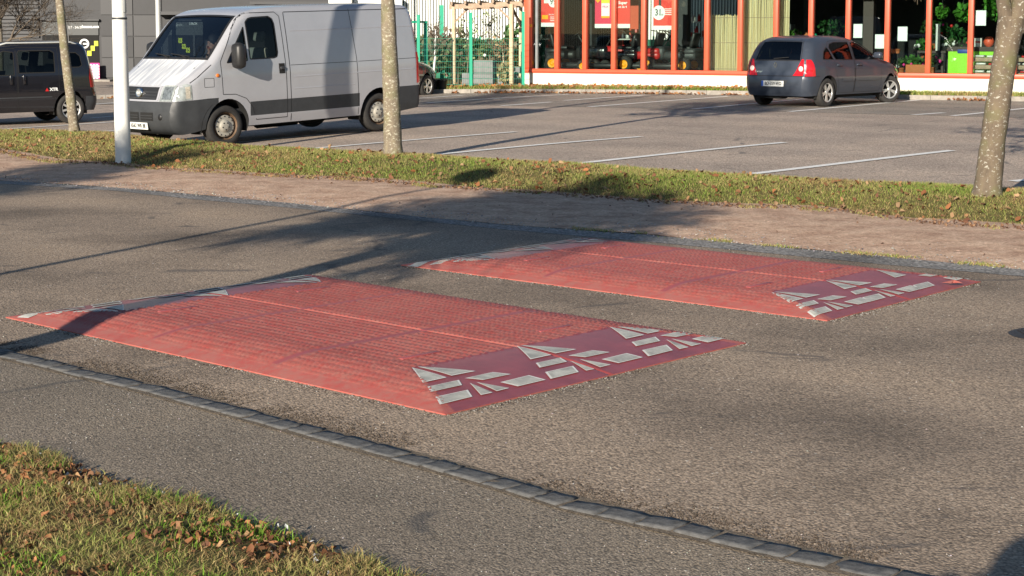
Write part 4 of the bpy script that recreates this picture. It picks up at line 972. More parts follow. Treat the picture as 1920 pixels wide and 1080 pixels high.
# ---- white panel van (origin under the front axle, x forwards)
def build_van():
    T = place('panel_van', 'silver white panel van with dark bumpers facing left in the car park', 'van', (-4.71, 24.30), 228.5, .885, pitch=-.03, sx=1.07)
    sil = [(.78, .24), (.90, .30), (.955, .45), (.955, .62), (.92, .76), (.88, .86), (.85, .98), (.79, 1.05), (.58, 1.20), (.38, 1.33), (.27, 1.41), (.04, 1.67), (-.26, 2.02), (-.42, 2.15), (-.75, 2.235), (-1.5, 2.255), (-3.0, 2.255), (-3.93, 2.235), (-4.06, 2.17), (-4.13, 1.98), (-4.20, 1.40), (-4.22, .80), (-4.225, .45), (-4.20, .36)]
    S = Shell(sil, [(.2, .93), (.45, .985), (.75, 1.0), (1.15, 1.0), (1.35, .985), (1.8, .945), (2.27, .885)], [(-4.3, .965), (-3.6, 1.0), (-.2, 1.0), (.25, .985), (.6, .94), (.96, .83)], .085, (.13, .03, .035), [(0, .34, .435), (-3.2, .34, .43)], .31, .045)
    win = [(-.50, 1.40), (-.47, 2.02), (-.53, 2.075), (-.60, 2.09), (-.93, 2.10), (-1.00, 2.06), (-1.03, 1.98), (-1.05, 1.49), (-1.03, 1.42), (-.97, 1.40)]
    quarter = [(-.02, 1.36), (-.445, 1.38), (-.415, 1.94)]
    door = [(.10, .85), (.12, 1.38), (-.20, 1.92), (-.36, 2.11), (-.52, 2.165), (-1.06, 2.17), (-1.15, 2.10), (-1.19, 1.30), (-1.20, .40), (-.58, .40), (-.50, .62), (-.38, .76), (-.16, .84)]
    t_bump = S.t_at(.92, .765); t_ws0, t_ws1 = S.t_at(.25, 1.43), S.t_at(-.36, 2.10); t_hood = S.t_at(.80, 1.01); t_rb = S.t_at(-4.215, .75); t_gr = S.t_at(.855, .93)
    body, bumper, rbump, door_l, mould, bonnet = MB(), MB(), MB(), MB(), MB(), MB(); doorR = MB()
    frontdark = [(1.2, .1), (1.2, .765), (.40, .80), (.20, .80), (.2, .1)]
    reardark = [(-5, .1), (-5, .76), (-3.66, .76), (-3.5, .70), (-3.5, .1)]
    strip1 = [(-.46, .47), (-.46, .70), (-2.74, .70), (-2.74, .47)]
    def sel(c, sg):
        if c[0] > .1 and inside(c, frontdark): return bumper, 0
        if c[0] < -3.45 and inside(c, reardark): return rbump, 0
        if inside(c, strip1): return body, 1
        if inside(c, door): return (door_l if sg > 0 else doorR), 0
        return body, 0
    S.sides(sel, [door, strip1, frontdark, reardark], [win, quarter])
    def rsel(t, f):
        if t < t_bump: return bumper, 0
        if t > t_rb: return rbump, 0
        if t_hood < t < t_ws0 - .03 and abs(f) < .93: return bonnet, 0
        return body, 0
    S.ribbon(rsel, tb=[t_bump, t_rb, t_hood, t_ws0 - .05], fb=[-.93, .93], holes=[(t_ws0, t_ws1, -.93, .93)])
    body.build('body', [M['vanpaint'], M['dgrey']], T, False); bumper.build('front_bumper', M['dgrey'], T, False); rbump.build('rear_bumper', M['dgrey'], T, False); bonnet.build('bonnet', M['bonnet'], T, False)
    dl = door_l.build('door', [M['vanpaint'], M['dgrey']], T, False); dr = doorR.build('door', [M['vanpaint'], M['dgrey']], T, False)
    S.linings(T)
    gl = MB(); S.plate(gl, win, -.012, 0, (1,)); S.plate(gl, quarter, -.012, 0, (1,)); gl.build('side_window', M['autoglass'], dl)
    gl = MB(); S.plate(gl, win, -.012, 0, (-1,)); S.plate(gl, quarter, -.012, 0, (-1,)); gl.build('side_window', M['autoglass'], dr)
    ws = MB(); S.patch(ws, t_ws0 - .01, t_ws1 + .01, -.95, .95, -.006, 0); ws.build('windscreen', M['screenglass'], T)
    # rubber seals round the glass, panel joints
    sm = MB()
    def seam(poly, wd=.010, off=.0018, sides=(1, -1), close=True, mi=0):
        P = poly + poly[:1] if close else poly
        for a, b in zip(P, P[1:]):
            L = math.dist(a, b); n = max(1, int(L / .08)); nx, nz = -(b[1] - a[1]) / L * wd / 2, (b[0] - a[0]) / L * wd / 2
            for sg in sides:
                vs = []
                for i in range(n + 1):
                    x, z = a[0] + (b[0] - a[0]) * i / n, a[1] + (b[1] - a[1]) * i / n
                    vs += [S.side(x + nx, z + nz, sg, off), S.side(x - nx, z - nz, sg, off)]
                sm.add(vs, [(2 * i, 2 * i + 1, 2 * i + 3, 2 * i + 2) for i in range(n)], mi, True)
    seam(win, .022); seam(quarter, .02); seam(door, .011)
    seam([(-1.24, 2.16), (-1.27, 1.3), (-1.28, .33)], .012, close=False); seam([(-2.62, 2.19), (-2.70, 1.3), (-2.72, .33)], .010, close=False)
    seam([(-1.29, 1.26), (-2.69, 1.255)], .008, close=False); seam([(-2.73, 1.255), (-4.18, 1.255)], .008, close=False)
    seam([(-1.25, 2.165), (-4.02, 2.16)], .012, close=False); seam([(.46, .98), (.46, 1.12), (.28, 1.12), (.28, .98)], .007)
    seam([(.70, 1.06), (.30, 1.34)], .010, close=False); seam([(.42, .795), (.20, .795)], .01, close=False)
    for f in (-.95, .95):
        S.patch(sm, t_ws0 - .03, t_ws1 + .03, f - .03, f + .03, .004, 0, 8, 1)
    S.patch(sm, t_ws0 - .03, t_ws0 + .015, -.97, .97, .004, 0, 2, 10); S.patch(sm, t_ws1 - .015, t_ws1 + .03, -.97, .97, .004, 0, 2, 10)
    for yy in (0,): S.patch(sm, t_bump - .003, t_bump + .006, -1, 1, .002, 0, 1, 10)
    sm.build('seals_and_joints', M['black'], T)
    # swage lines: thin raised pressings along the side
    sw = MB()
    for z in (1.85, 1.06, .86):
        for sg in (1, -1):
            vs = []
            for i in range(30):
                x = -1.34 - i * (2.7 / 29) if z > 1 else -1.34 - i * (1.30 / 29)
                vs += [S.side(x, z + .012, sg, .0), S.side(x, z, sg, .006), S.side(x, z - .012, sg, .0)]
            sw.add(vs, [(3 * i + j, 3 * i + 3 + j, 3 * i + 4 + j, 3 * i + 1 + j) for i in range(29) for j in range(2)], 0, True)
    sw.build('side_pressings', M['vanpaint'], T)
    # grille and lamps
    gm = MB(); S.patch(gm, t_bump + .015, t_hood - .01, -.60, .60, .006, 0, 5, 12); S.patch(gm, t_bump + .035, t_hood - .035, -.55, .55, .010, 1, 3, 12)
    for k in range(3): S.patch(gm, t_bump + .055 + k * .05, t_bump + .067 + k * .05, -.54, .54, .018, 2, 1, 12)
    gr = gm.build('grille', [M['vanpaint'], M['black'], M['dgrey']], T)
    c = Vector(S.rib((t_bump + t_hood) / 2, 0, .03)); A = Matrix.Translation(c) @ Matrix.Rotation(R(82), 4, 'Y')
    em = MB().lathe([(.0, .010), (.058, .010), (.066, .016), (.080, .010), (.082, -.02)], 28, 0, A).lathe([(0, .0115), (.056, .0115)], 24, 1, A).build('emblem', [M['chrome'], M['concrete']], gr)
    lettering('emblem_letters', 'FIAT', .052, M['white'], c + Vector((.0135, 0, 0)), (1, 0, .14), (0, 0, 1), em, bold=.001)
    for sg in (1, -1):
        hl = MB(); tA, tB = t_bump + .012, t_hood - .0
        S.patch(hl, tA, tB, (lambda k: (.64 + .02 * k) * sg), 1.0 * sg, .010, 0, 5, 6); S.plate(hl, S.edge(.785, 1.0, False) + [(.80, 1.035), (.74, 1.05), (.69, 1.03), (.68, .80)], .008, 0, (sg,))
        h = hl.build('headlight', M['lamp'], T)
        ro = MB(); S.patch(ro, tA + .03, tB - .03, .70 * sg, .95 * sg, .0125, 0, 4, 5); ro.build('reflector', M['reflector'], h)
        ro = MB(); S.plate(ro, [(.78, .82), (.78, 1.0), (.715, 1.01), (.71, .82)], .012, 0, (sg,)); ro.build('front_indicator', M['clearlens'], h)
        rep = MB().ball(S.side(.20, 1.16, sg, .004), .036, 0, None, 12, (1, .4, .85)).build('side_indicator', M['amber'], T)
        tl_ = MB(); S.plate(tl_, S.edge(.80, 1.36) + [(-4.10, 1.36), (-4.10, .80)], .010, 0, (sg,), .04); t0, t1 = S.t_at(-4.20, 1.36), S.t_at(-4.22, .80); S.patch(tl_, t0, t1, .9 * sg, 1.0 * sg, .008, 0, 4, 2); tl_.build('tail_light', M['tail'], T)
    # air intakes, fog lamps, bumper step
    bi = MB()
    S.patch(bi, S.t_at(.955, .47), S.t_at(.955, .60), -.52, .05, .006, 0, 3, 8); S.patch(bi, S.t_at(.955, .47), S.t_at(.955, .60), .12, .52, .006, 0, 3, 8)
    for k in range(2): S.patch(bi, S.t_at(.955, .505 + .04 * k), S.t_at(.955, .515 + .04 * k), -.51, .04, .012, 1, 1, 8); S.patch(bi, S.t_at(.955, .505 + .04 * k), S.t_at(.955, .515 + .04 * k), .13, .51, .012, 1, 1, 8)
    bi.build('air_intake', [M['under'], M['dgrey']], T)
    for sg in (1, -1): MB().ball(S.rib(S.t_at(.955, .53), .72 * sg, -.01), .055, 0, None, 12, (.4, 1, 1)).build('fog_lamp', M['black'], T)
    pc = S.rib(S.t_at(.94, .385), 0.0, .022); numplate(T, pc, (1, 0, -.10), '6562 WR 88')
    # mirrors, handles, wipers
    for sg, par in ((1, dl), (-1, dr)):
        b = Vector(S.side(-.17, 1.42, sg)); mm = MB(); mm.box((b.x + .02, b.y + .15 * sg, b.z + .05), (.17, .24, .42), 0, bev=.075); mm.bar((b.x, b.y - .02 * sg, b.z - .02), (b.x, b.y + .12 * sg, b.z), .05, .05, 0)
        mm.box((b.x - .06, b.y + .13 * sg, b.z + .08), (.012, .16, .30), 1); mm.build('door_mirror', [M['black'], M['chrome']], par)
        hh = MB(); S.plate(hh, [(-1.05, 1.13), (-1.05, 1.30), (-1.165, 1.30), (-1.165, 1.13)], .006, 0, (sg,)); p = Vector(S.side(-1.11, 1.22, sg, .02)); hh.box(p, (.085, .02, .05), 1, bev=.008); hh.build('door_handle', [M['under'], M['dgrey']], par)
    for y0, y1 in ((.45, -.12), (-.10, -.62)):
        wb = MB(); tw = t_ws0 + .03; a = Vector(S.rib(tw, y0, .012)); b = Vector(S.rib(tw + .05, y1, .014)); wb.bar(a, b, .016, .012); wb.bar(Vector(S.rib(tw - .04, y0 - .02, .012)), (a + b) / 2, .018, .014); wb.build('wiper', M['black'], T)
    # cab
    cab = MB(); cab.box((-1.32, 0, 1.22), (.03, 1.76, 1.62), 1); cab.box((.20, 0, 1.14), (.44, 1.66, .34), 0, bev=.08); cab.box((-.1, 0, .95), (.5, 1.5, .35), 0); cab.box((-.8, 0, .55), (1.5, 1.7, .1), 0); cab.build('cab_interior', [M['dgrey'], M['under']], T)
    for y in (.55, -.10, -.58): q = MB(); seat(q, -.70, y, .78, 0, .66, .44); q.build('seat', M['paleseat'] if y > .5 else M['seat'], T)
    st = MB(); A = Matrix.Translation((-.10, .55, 1.32)) @ Matrix.Rotation(R(-58), 4, 'Y'); st.lathe([(.19, -.012), (.205, 0), (.19, .012), (.175, 0), (.19, -.012)], 28, 0, A)
    for a in (0, 2.1, 4.2): st.bar(A @ Vector((0, 0, 0)), A @ Vector((.19 * math.cos(a), .19 * math.sin(a), 0)), .03, .012)
    st.tube([(-.10, .55, 1.32), (.15, .55, 1.1)], .03, 8); st.build('steering_wheel', M['black'], T)
    for sg in (1, -1): p = wheel(T, (0, .855 * sg, .335), .335, .20, sg, 'van'); 
    for sg in (1, -1): wheel(T, (-3.2, .855 * sg, .335), .335, .20, sg, 'van')
    ex = MB(); ex.tube([(-.9, .35, .27), (-2.2, .38, .25), (-3.0, .45, .27)], .032, 8); ex.tube([(-1.5, -.2, .27), (-2.3, -.2, .27)], .14, 12); ex.box((-3.2, 0, .33), (.14, 1.5, .12), bev=.03); ex.build('exhaust_and_axle', M['under'], T)
    return T, S
van, VS = build_van()
# ---- compact hatchback (origin under the rear axle, x forwards)
def seam_fn(S, sm):
    def seam(poly, wd=.010, off=.0018, sides=(1, -1), close=True, mi=0):
        P = poly + poly[:1] if close else poly
        for a, b in zip(P, P[1:]):
            L = math.dist(a, b); n = max(1, int(L / .08)); nx, nz = -(b[1] - a[1]) / L * wd / 2, (b[0] - a[0]) / L * wd / 2
            for sg in sides:
                vs = []
                for i in range(n + 1):
                    x, z = a[0] + (b[0] - a[0]) * i / n, a[1] + (b[1] - a[1]) * i / n
                    vs += [S.side(x + nx, z + nz, sg, off), S.side(x - nx, z - nz, sg, off)]
                sm.add(vs, [(2 * i, 2 * i + 1, 2 * i + 3, 2 * i + 2) for i in range(n)], mi, True)
    return seam
def build_hatch(label, paint, loc, yaw, s, plate=None, sx=1.0, steer=0.0, pitch=0.0, badge=None):
    T = place('hatchback_car', label, 'car', loc, yaw, s, pitch=pitch, group='parked passenger cars', sx=sx)
    sil = [(3.10, .20), (3.20, .26), (3.245, .42), (3.23, .58), (3.16, .68), (2.98, .77), (2.60, .86), (2.20, .93), (2.02, .965), (1.80, 1.08), (1.42, 1.27), (1.18, 1.36), (.85, 1.405), (.35, 1.415), (-.10, 1.39), (-.34, 1.33), (-.44, 1.26), (-.56, 1.06), (-.645, .90), (-.665, .78), (-.675, .66), (-.715, .60), (-.73, .48), (-.72, .34), (-.66, .22)]
    S = Shell(sil, [(.18, .75), (.35, .80), (.55, .825), (.78, .82), (.92, .79), (1.15, .715), (1.42, .60)], [(-.74, .90), (-.5, .955), (-.1, .99), (.4, 1.0), (2.3, 1.0), (2.7, .97), (3.0, .90), (3.25, .76)], .12, (.26, .10, .035), [(0, .285, .345), (2.47, .285, .345)], .235, .04)
    wf = [(1.02, .935), (1.02, 1.285), (1.16, 1.305), (1.32, 1.275), (1.62, 1.135), (1.86, 1.005), (1.90, .935)]
    wr = [(.30, .945), (.16, 1.19), (.22, 1.265), (.40, 1.30), (.93, 1.30), (.94, .935)]
    wq = [(-.16, .955), (-.06, 1.12), (.07, 1.20), (.13, 1.15), (.22, .95)]
    df = [(.98, .27), (.98, 1.32), (1.20, 1.34), (1.42, 1.29), (1.97, 1.0), (2.03, .88), (2.02, .45), (1.98, .27)]
    dr = [(.42, .27), (.38, .45), (.30, .62), (.24, .76), (.25, .93), (.10, 1.22), (.20, 1.315), (.40, 1.335), (.97, 1.335), (.97, .27)]
    rb = [(-1, .1), (-1, .605), (-.34, .605), (-.30, .1)]; fb_ = [(4, .1), (4, .60), (2.84, .60), (2.80, .1)]
    t0, t1 = S.t_at(1.98, .985), S.t_at(1.30, 1.32); r0, r1 = S.t_at(-.40, 1.30), S.t_at(-.63, .925); tb = S.t_at(-.70, .615); tf = S.t_at(3.22, .60); th0, th1 = S.t_at(3.05, .74), S.t_at(2.06, .955)
    body, bf, br_, tg, hood = MB(), MB(), MB(), MB(), MB(); D = {k: MB() for k in ('fl', 'fr', 'rl', 'rr')}
    def sel(c, sg):
        if inside(c, rb): return br_, 0
        if inside(c, fb_): return bf, 0
        if inside(c, df): return D['fl' if sg > 0 else 'fr'], 0
        if inside(c, dr): return D['rl' if sg > 0 else 'rr'], 0
        return body, 0
    S.sides(sel, [df, dr, rb, fb_], [wf, wr, wq])
    def rsel(t, f):
        if t < tf: return bf, 0
        if t > tb: return br_, 0
        if t > r0 - .10 and abs(f) < .92: return tg, 0
        if th0 < t < th1 and abs(f) < .86: return hood, 0
        return body, 0
    S.ribbon(rsel, tb=[tf, tb, r0 - .10, th0, th1], fb=[-.92, .92, -.86, .86], holes=[(t0, t1, -.92, .92), (r0, r1, -.86, .86)])
    body.build('body', paint, T, False); bf.build('front_bumper', paint, T, False); rbo = br_.build('rear_bumper', paint, T, False); tgo = tg.build('tailgate', paint, T, False); hood.build('bonnet', paint, T, False)
    DO = {k: D[k].build('door', paint, T, False) for k in D}
    S.linings(T)
    for sg, a, b in ((1, 'fl', 'rl'), (-1, 'fr', 'rr')):
        for win, par, nm in ((wf, DO[a], 'side_window'), (wr, DO[b], 'side_window'), (wq, T, 'quarter_window')):
            g_ = MB(); S.plate(g_, win, -.008, 0, (sg,)); g_.build(nm, M['autoglass'], par)
        for par, pos in ((DO[a], (1.13, .83)), (DO[b], (.38, .83))):
            h = MB(); p = Vector(S.side(pos[0], pos[1], sg, .018)); h.box(p, (.17, .03, .032), 0, bev=.01); h.build('door_handle', paint, par)
        mo = MB(); S.plate(mo, [(.50, .50), (.50, .555), (.96, .555), (.96, .50)], .014, 0, (sg,)); mo.build('side_moulding', paint, DO[b])
        mo = MB(); S.plate(mo, [(1.0, .50), (1.0, .555), (1.96, .555), (1.90, .50)], .014, 0, (sg,)); mo.build('side_moulding', paint, DO[a])
        m = MB(); p = Vector(S.side(1.78, 1.0, sg)); m.box((p.x + .03, p.y + .10 * sg, p.z + .02), (.13, .19, .13), 0, bev=.045); m.bar(p, (p.x + .02, p.y + .08 * sg, p.z + .01), .05, .04); m.build('door_mirror', paint, DO[a])
        tl_ = MB(); S.plate(tl_, S.edge(.615, .95) + [(-.565, .95), (-.54, .86), (-.52, .72), (-.51, .615)], .008, 0, (sg,), .03)
        S.patch(tl_, S.t_at(-.62, .955), S.t_at(-.70, .62), lambda k: (.93 - .27 * k) * sg, 1.0 * sg, .009, 0, 6, 5); to = tl_.build('tail_light', M['tail'], T)
        rl = MB(); c = Vector(S.rib(S.t_at(-.665, .76), .90 * sg, .012)); rl.ball(c, .055, 0, None, 14, (.3, 1, 1)).build('reversing_lamp', M['clearred'], to)
        hl = MB(); S.plate(hl, S.edge(.60, .70, False) + [(2.92, .77), (2.74, .79), (2.86, .62)], .006, 0, (sg,)); S.patch(hl, S.t_at(3.21, .61), S.t_at(3.07, .73), .55 * sg, 1.0 * sg, .006, 0, 4, 4); hl.build('headlight', M['lamp'], T)
    g_ = MB(); S.patch(g_, t0 - .01, t1 + .01, -.93, .93, -.005, 0); g_.build('windscreen', M['autoglass'], T)
    g_ = MB(); S.patch(g_, r0 - .005, r1 + .005, -.88, .88, -.004, 0); g_.build('rear_window', M['darkglass'], tgo)
    sm = MB(); seam = seam_fn(S, sm)
    for q in (wf, wr, wq): seam(q, .018)
    seam([(1.0, .27), (1.0, 1.32)], .012, close=False); seam(df, .008); seam(dr, .008); seam([(-.72, .608), (-.34, .608)], .010, close=False); seam([(3.2, .60), (2.84, .60)], .01, close=False)
    S.patch(sm, tb - .006, tb + .008, -1, 1, .002, 0, 1, 14)
    for f in (-.90, .90): S.patch(sm, r0 - .05, r1, f - .012, f + .012, .003, 0, 8, 1)
    S.patch(sm, r1 - .01, r1 + .012, -.88, .88, .003, 0, 1, 10); S.patch(sm, t0 - .02, t0 + .01, -.93, .93, .003, 0, 1, 10)
    sm.build('seals_and_joints', M['black'], T)
    wp = MB(); a = Vector(S.rib(r1 - .03, .10, .014)); wp.bar(a, Vector(S.rib(r1 - .06, -.45, .014)), .014, .012); wp.build('rear_wiper', M['black'], tgo)
    sp = MB(); S.patch(sp, r0 - .10, r0 - .01, -.80, .80, .018, 0, 3, 12); sp.build('roof_spoiler', paint, tgo)
    MB().tube([(.1, 0, 1.40), (-.02, 0, 1.50)], .006, 6).build('aerial', M['black'], T)
    # diamond badge and plate in its recess
    c = Vector(S.rib(S.t_at(-.66, .83), 0, .008)); bg_ = MB()
    for a, b in (((0, .055), (.036, 0)), ((.036, 0), (0, -.055)), ((0, -.055), (-.036, 0)), ((-.036, 0), (0, .055))): bg_.bar((c.x, c.y + a[0], c.z + a[1]), (c.x, c.y + b[0], c.z + b[1]), .013, .010)
    bg_.build('badge', M['chrome'], tgo)
    rc = MB(); S.patch(rc, S.t_at(-.73, .535), S.t_at(-.73, .40), lambda k: -.52 + .13 * k, lambda k: .52 - .13 * k, .003, 0, 3, 8); rc.build('plate_recess', M['dgrey'], rbo)
    if plate: numplate(T, S.rib(S.t_at(-.73, .465), .02, .014), (-1, 0, .05), plate)
    if badge: lettering('model_lettering', badge, .062, M['chrome'], S.rib(S.t_at(-.675, .70), .60, .006), (-1, 0, .05), (0, 0, 1), tgo, bold=.001)
    inn = MB(); inn.box((1.2, 0, .36), (2.4, 1.3, .08)); inn.box((1.93, 0, .80), (.30, 1.34, .20), bev=.05); inn.box((-.2, 0, .60), (.55, 1.2, .35)); inn.build('cabin_floor', M['under'], T)
    for y in (.35, -.35): q = MB(); seat(q, 1.15, y, .42, 0, .52, .46); q.build('seat', M['seat'], T)
    q = MB(); q.box((.42, 0, .52), (.45, 1.15, .14), bev=.04); q.box((0, 0, 0), (.12, 1.15, .50), 0, Matrix.Translation((.16, 0, .78)) @ Matrix.Rotation(R(-14), 4, 'Y'), bev=.04)
    for y in (.33, -.33): q.box((.09, y, 1.06), (.07, .22, .12), bev=.03)
    q.build('rear_seat', M['seat'], T)
    st = MB(); st.lathe([(.17, -.012), (.185, 0), (.17, .012), (.157, 0), (.17, -.012)], 24, 0, Matrix.Translation((1.62, .35, .88)) @ Matrix.Rotation(R(-66), 4, 'Y')); st.build('steering_wheel', M['black'], T)
    for x, stv in ((0, 0), (2.47, steer)):
        for sg in (1, -1): wheel(T, (x, .705 * sg, .285), .285, .18, sg, 'alloy', stv)
    MB().box((1.2, 0, .20), (2.2, 1.1, .08), bev=.02).box((-.45, .2, .22), (.25, .6, .12), bev=.04).build('exhaust_box', M['under'], T)
    return T
build_hatch('slate blue hatchback parked in front of the orange shop window', M['clio'], (5.66, 33.5), 47.5, 1.0, 'BD-359-WD', steer=R(-22), badge='Campus')
nc = lot(797, 178)
yw = R(58); hx = .705 * .95; fw = Vector((math.cos(yw), math.sin(yw), 0)); rt = Vector((math.sin(yw), -math.cos(yw), 0)); o_ = nc - fw * 2.47 * .95 - rt * hx
build_hatch('dark navy car almost hidden behind the rear of the white van', M['navy'], (o_.x, o_.y), 58, .95)
# ---- small tall car (origin under the rear axle, x forwards)
def build_mpv():
    T = place('leisure_car', 'black tall leisure car with roof rails cut off by the left edge', 'car', (-8.62, 31.6), 214.0, .90, group='parked passenger cars', pitch=-.012, sx=.95)
    sil = [(3.05, .22), (3.16, .30), (3.20, .48), (3.16, .72), (3.02, .86), (2.70, .96), (2.36, 1.04), (2.20, 1.12), (1.85, 1.42), (1.58, 1.60), (1.30, 1.69), (.80, 1.725), (0, 1.715), (-.30, 1.69), (-.45, 1.62), (-.53, 1.45), (-.60, 1.10), (-.64, .92), (-.66, .72), (-.70, .60), (-.71, .42), (-.64, .26)]
    S = Shell(sil, [(.2, .80), (.4, .85), (.7, .865), (1.0, .86), (1.2, .83), (1.5, .76), (1.725, .68)], [(-.72, .90), (-.5, .95), (0, 1.0), (2.5, 1.0), (2.8, .96), (3.2, .80)], .13, (.22, .10, .04), [(0, .31, .38), (2.51, .31, .38)], .27, .045)
    wf = [(1.22, 1.04), (1.20, 1.52), (1.40, 1.55), (1.62, 1.47), (2.02, 1.16), (2.08, 1.04)]
    wr = [(.34, 1.08), (.32, 1.50), (.40, 1.545), (1.08, 1.55), (1.12, 1.50), (1.12, 1.08)]
    wq = [(-.32, 1.22), (-.28, 1.42), (-.18, 1.49), (.12, 1.50), (.14, 1.18), (-.24, 1.18)]
    df = [(1.17, .30), (1.16, 1.60), (1.55, 1.58), (2.10, 1.15), (2.14, .8), (2.05, .30)]; dr = [(.40, .30), (.36, .62), (.26, .70), (.24, 1.60), (1.14, 1.62), (1.15, .30)]
    low = [(-1, .1), (-1, .56), (4, .56), (4, .1)]
    body, lo_, D1, D2, D3, D4, lo2 = MB(), MB(), MB(), MB(), MB(), MB(), MB()
    def sel(c, sg):
        if c[1] < .56 and c[0] < -.38: return lo_, 0
        if c[1] < .56 and c[0] > 2.9: return lo2, 0
        if inside(c, df): return (D1 if sg > 0 else D2), 0
        if inside(c, dr): return (D3 if sg > 0 else D4), 0
        return body, 0
    S.sides(sel, [df, dr, low], [wf, wr, wq])
    t0, t1 = S.t_at(2.15, 1.16), S.t_at(1.60, 1.585); r0, r1 = S.t_at(-.47, 1.58), S.t_at(-.60, 1.10); tbm = S.t_at(-.70, .56); tf = S.t_at(3.19, .56)
    S.ribbon(lambda t, f: (lo2 if t < tf else (lo_ if t > tbm else body), 0), tb=[tbm, tf], holes=[(t0, t1, -.92, .92), (r0, r1, -.85, .85)])
    body.build('body', M['mpv'], T, False); lo_.build('rear_bumper', M['dgrey'], T, False); lo2.build('front_bumper', M['dgrey'], T, False); d1 = D1.build('door', M['mpv'], T, False); d2 = D2.build('door', M['mpv'], T, False); d3 = D3.build('door', M['mpv'], T, False); d4 = D4.build('door', M['mpv'], T, False); S.linings(T)
    for sg, a, b in ((1, d1, d3), (-1, d2, d4)):
        for win, par in ((wf, a), (wr, b), (wq, T)):
            g_ = MB(); S.plate(g_, win, -.008, 0, (sg,)); g_.build('side_window', M['autoglass'], par)
        for par, px in ((a, 1.30), (b, 1.02)): h = MB(); p = Vector(S.side(px, .94, sg, .02)); h.box(p, (.06, .035, .19), 0, bev=.015); h.build('door_handle', M['mpv'], par)
        tl_ = MB(); S.plate(tl_, S.edge(.74, 1.20) + [(-.53, 1.20), (-.50, .95), (-.53, .74)], .008, 0, (sg,), .03); S.patch(tl_, S.t_at(-.585, 1.20), S.t_at(-.66, .74), .84 * sg, 1.0 * sg, .008, 0, 5, 3); tl_.build('tail_light', M['tail'], T)
        rr_ = MB(); q = [Vector(S.side(x, 1.62, sg, .0)) + Vector((0, -.06 * sg, .085 if 0 < i < 9 else .02)) for i, x in enumerate(np.linspace(1.5, -.30, 10))]; rr_.tube(q, .018, 8); rr_.build('roof_rail', M['galv'], T)
        mo = MB(); S.plate(mo, [(.42, .56), (.42, .585), (2.05, .585), (2.05, .56)], .008, 0, (sg,)); mo.build('side_moulding', M['dgrey'], T)
        m = MB(); p = Vector(S.side(1.98, 1.10, sg)); m.box((p.x, p.y + .1 * sg, p.z + .04), (.13, .18, .18), 0, bev=.05); m.build('door_mirror', M['black'], a)
        mf = MB(); S.plate(mf, [(-.43, .20), (-.43, .50), (-.40, .50), (-.385, .20)], -.01, 0, (sg,)); mf.build('mud_flap', M['black'], T)
    for nm, a, b, f in (('windscreen', t0, t1, .93), ('rear_window', r0, r1, .86)): g_ = MB(); S.patch(g_, a - .01, b + .01, -f, f, -.004, 0); g_.build(nm, M['autoglass'], T)
    sm = MB(); seam = seam_fn(S, sm)
    for q in (wf, wr, wq): seam(q, .02)
    seam(df, .009); seam(dr, .009); seam([(.22, .90), (-.62, .92)], .007, close=False); sm.build('seals_and_joints', M['under'], T)
    MB().tube([(-.1, 0, 1.72), (-.16, 0, 1.80)], .012, 6).build('aerial', M['black'], T)
    lettering('sticker', 'XTR', .085, M['paper'], S.side(.38, .72, 1, .004), (0, 1, 0), (0, 0, 1), d3, squeeze=1.1, bold=.003)
    MB().poly([(-.04, 0, -.032), (.04, 0, -.032), (0, 0, .038)], 0, Matrix.Translation(Vector(S.side(.53, .72, 1, .005)))).build('sticker_mark', M['redp'], d3, False)
    inn = MB(); inn.box((1.2, 0, .40), (2.4, 1.4, .08)); inn.box((2.05, 0, .95), (.30, 1.4, .22), bev=.05); inn.build('cabin_floor', M['under'], T)
    for x, y in ((1.15, .38), (1.15, -.38), (.30, .36), (.30, -.36)): q = MB(); seat(q, x, y, .50, 0, .60, .48); q.build('seat', M['seat'], T)
    for x in (0, 2.51):
        for sg in (1, -1): wheel(T, (x, .745 * sg, .31), .31, .19, sg, 'multi')
    return T
build_mpv()
# ------------------------------------------------------------------ garden shop
FA, FB = Vector((.34, 42.2, 0)), Vector((11.3, 36.7, 0)); fd = (FB - FA).normalized(); fn = Vector((fd.y, -fd.x, 0)); FR = math.atan2(fd.y, fd.x)   # fn points to the car park
def fac(u, v, depth=0.0):
    """picture point -> (distance along the shop front, height) on the plane lying depth metres behind the glass"""
    d = ray(u, v); o = FA - fn * depth; t = (o - Vector((0, 0, 0))).dot(fn) / d.dot(fn); p = Vector((d.x * t, d.y * t, HC + d.z * t)); return (p - FA).dot(fd), p.z
FM = Matrix.Translation((FA.x, FA.y, 0)) @ Matrix.Rotation(FR, 4, 'Z')      # local: x along the front, -y towards the car park, z up
def fpos(s_, depth, z): return FM @ Vector((s_, depth, z))
ML = [fac(u, 60)[0] for u in (1045.5, 1098, 1152, 1208, 1265, 1326.5, 1389, 1456, 1521.5, 1591, 1664.5, 1742, 1821, 1903)]
for k_ in range(6): ML.append(ML[-1] + (ML[-1] - ML[-2]))
S0, S1 = fac(985, 60)[0], ML[-1]; ZW, ZR = .56, .665; ZT = 3.6; ZG = .18
shop = thing('garden_shop', 'garden shop front with orange window frames on a cream wall', 'shop', (FA.x, FA.y, 0), FR)
def fbox(name, m, x0, x1, y0, y1, z0, z1, parent=shop, bev=0): return MB().box(((x0 + x1) / 2, (y0 + y1) / 2, (z0 + z1) / 2), (x1 - x0, y1 - y0, z1 - z0), bev=bev).build(name, m, parent)
fbox('low_wall', M['cream'], S0, S1, -.06, .20, ZG - .3, ZW)
fbox('window_sill', M['orange'], S0, S1, -.10, .16, ZW + .001, ZR, bev=.012)
fbox('sill_lip', M['orange'], S0 + .002, S1, -.125, -.10, ZW + .035, ZW + .06)
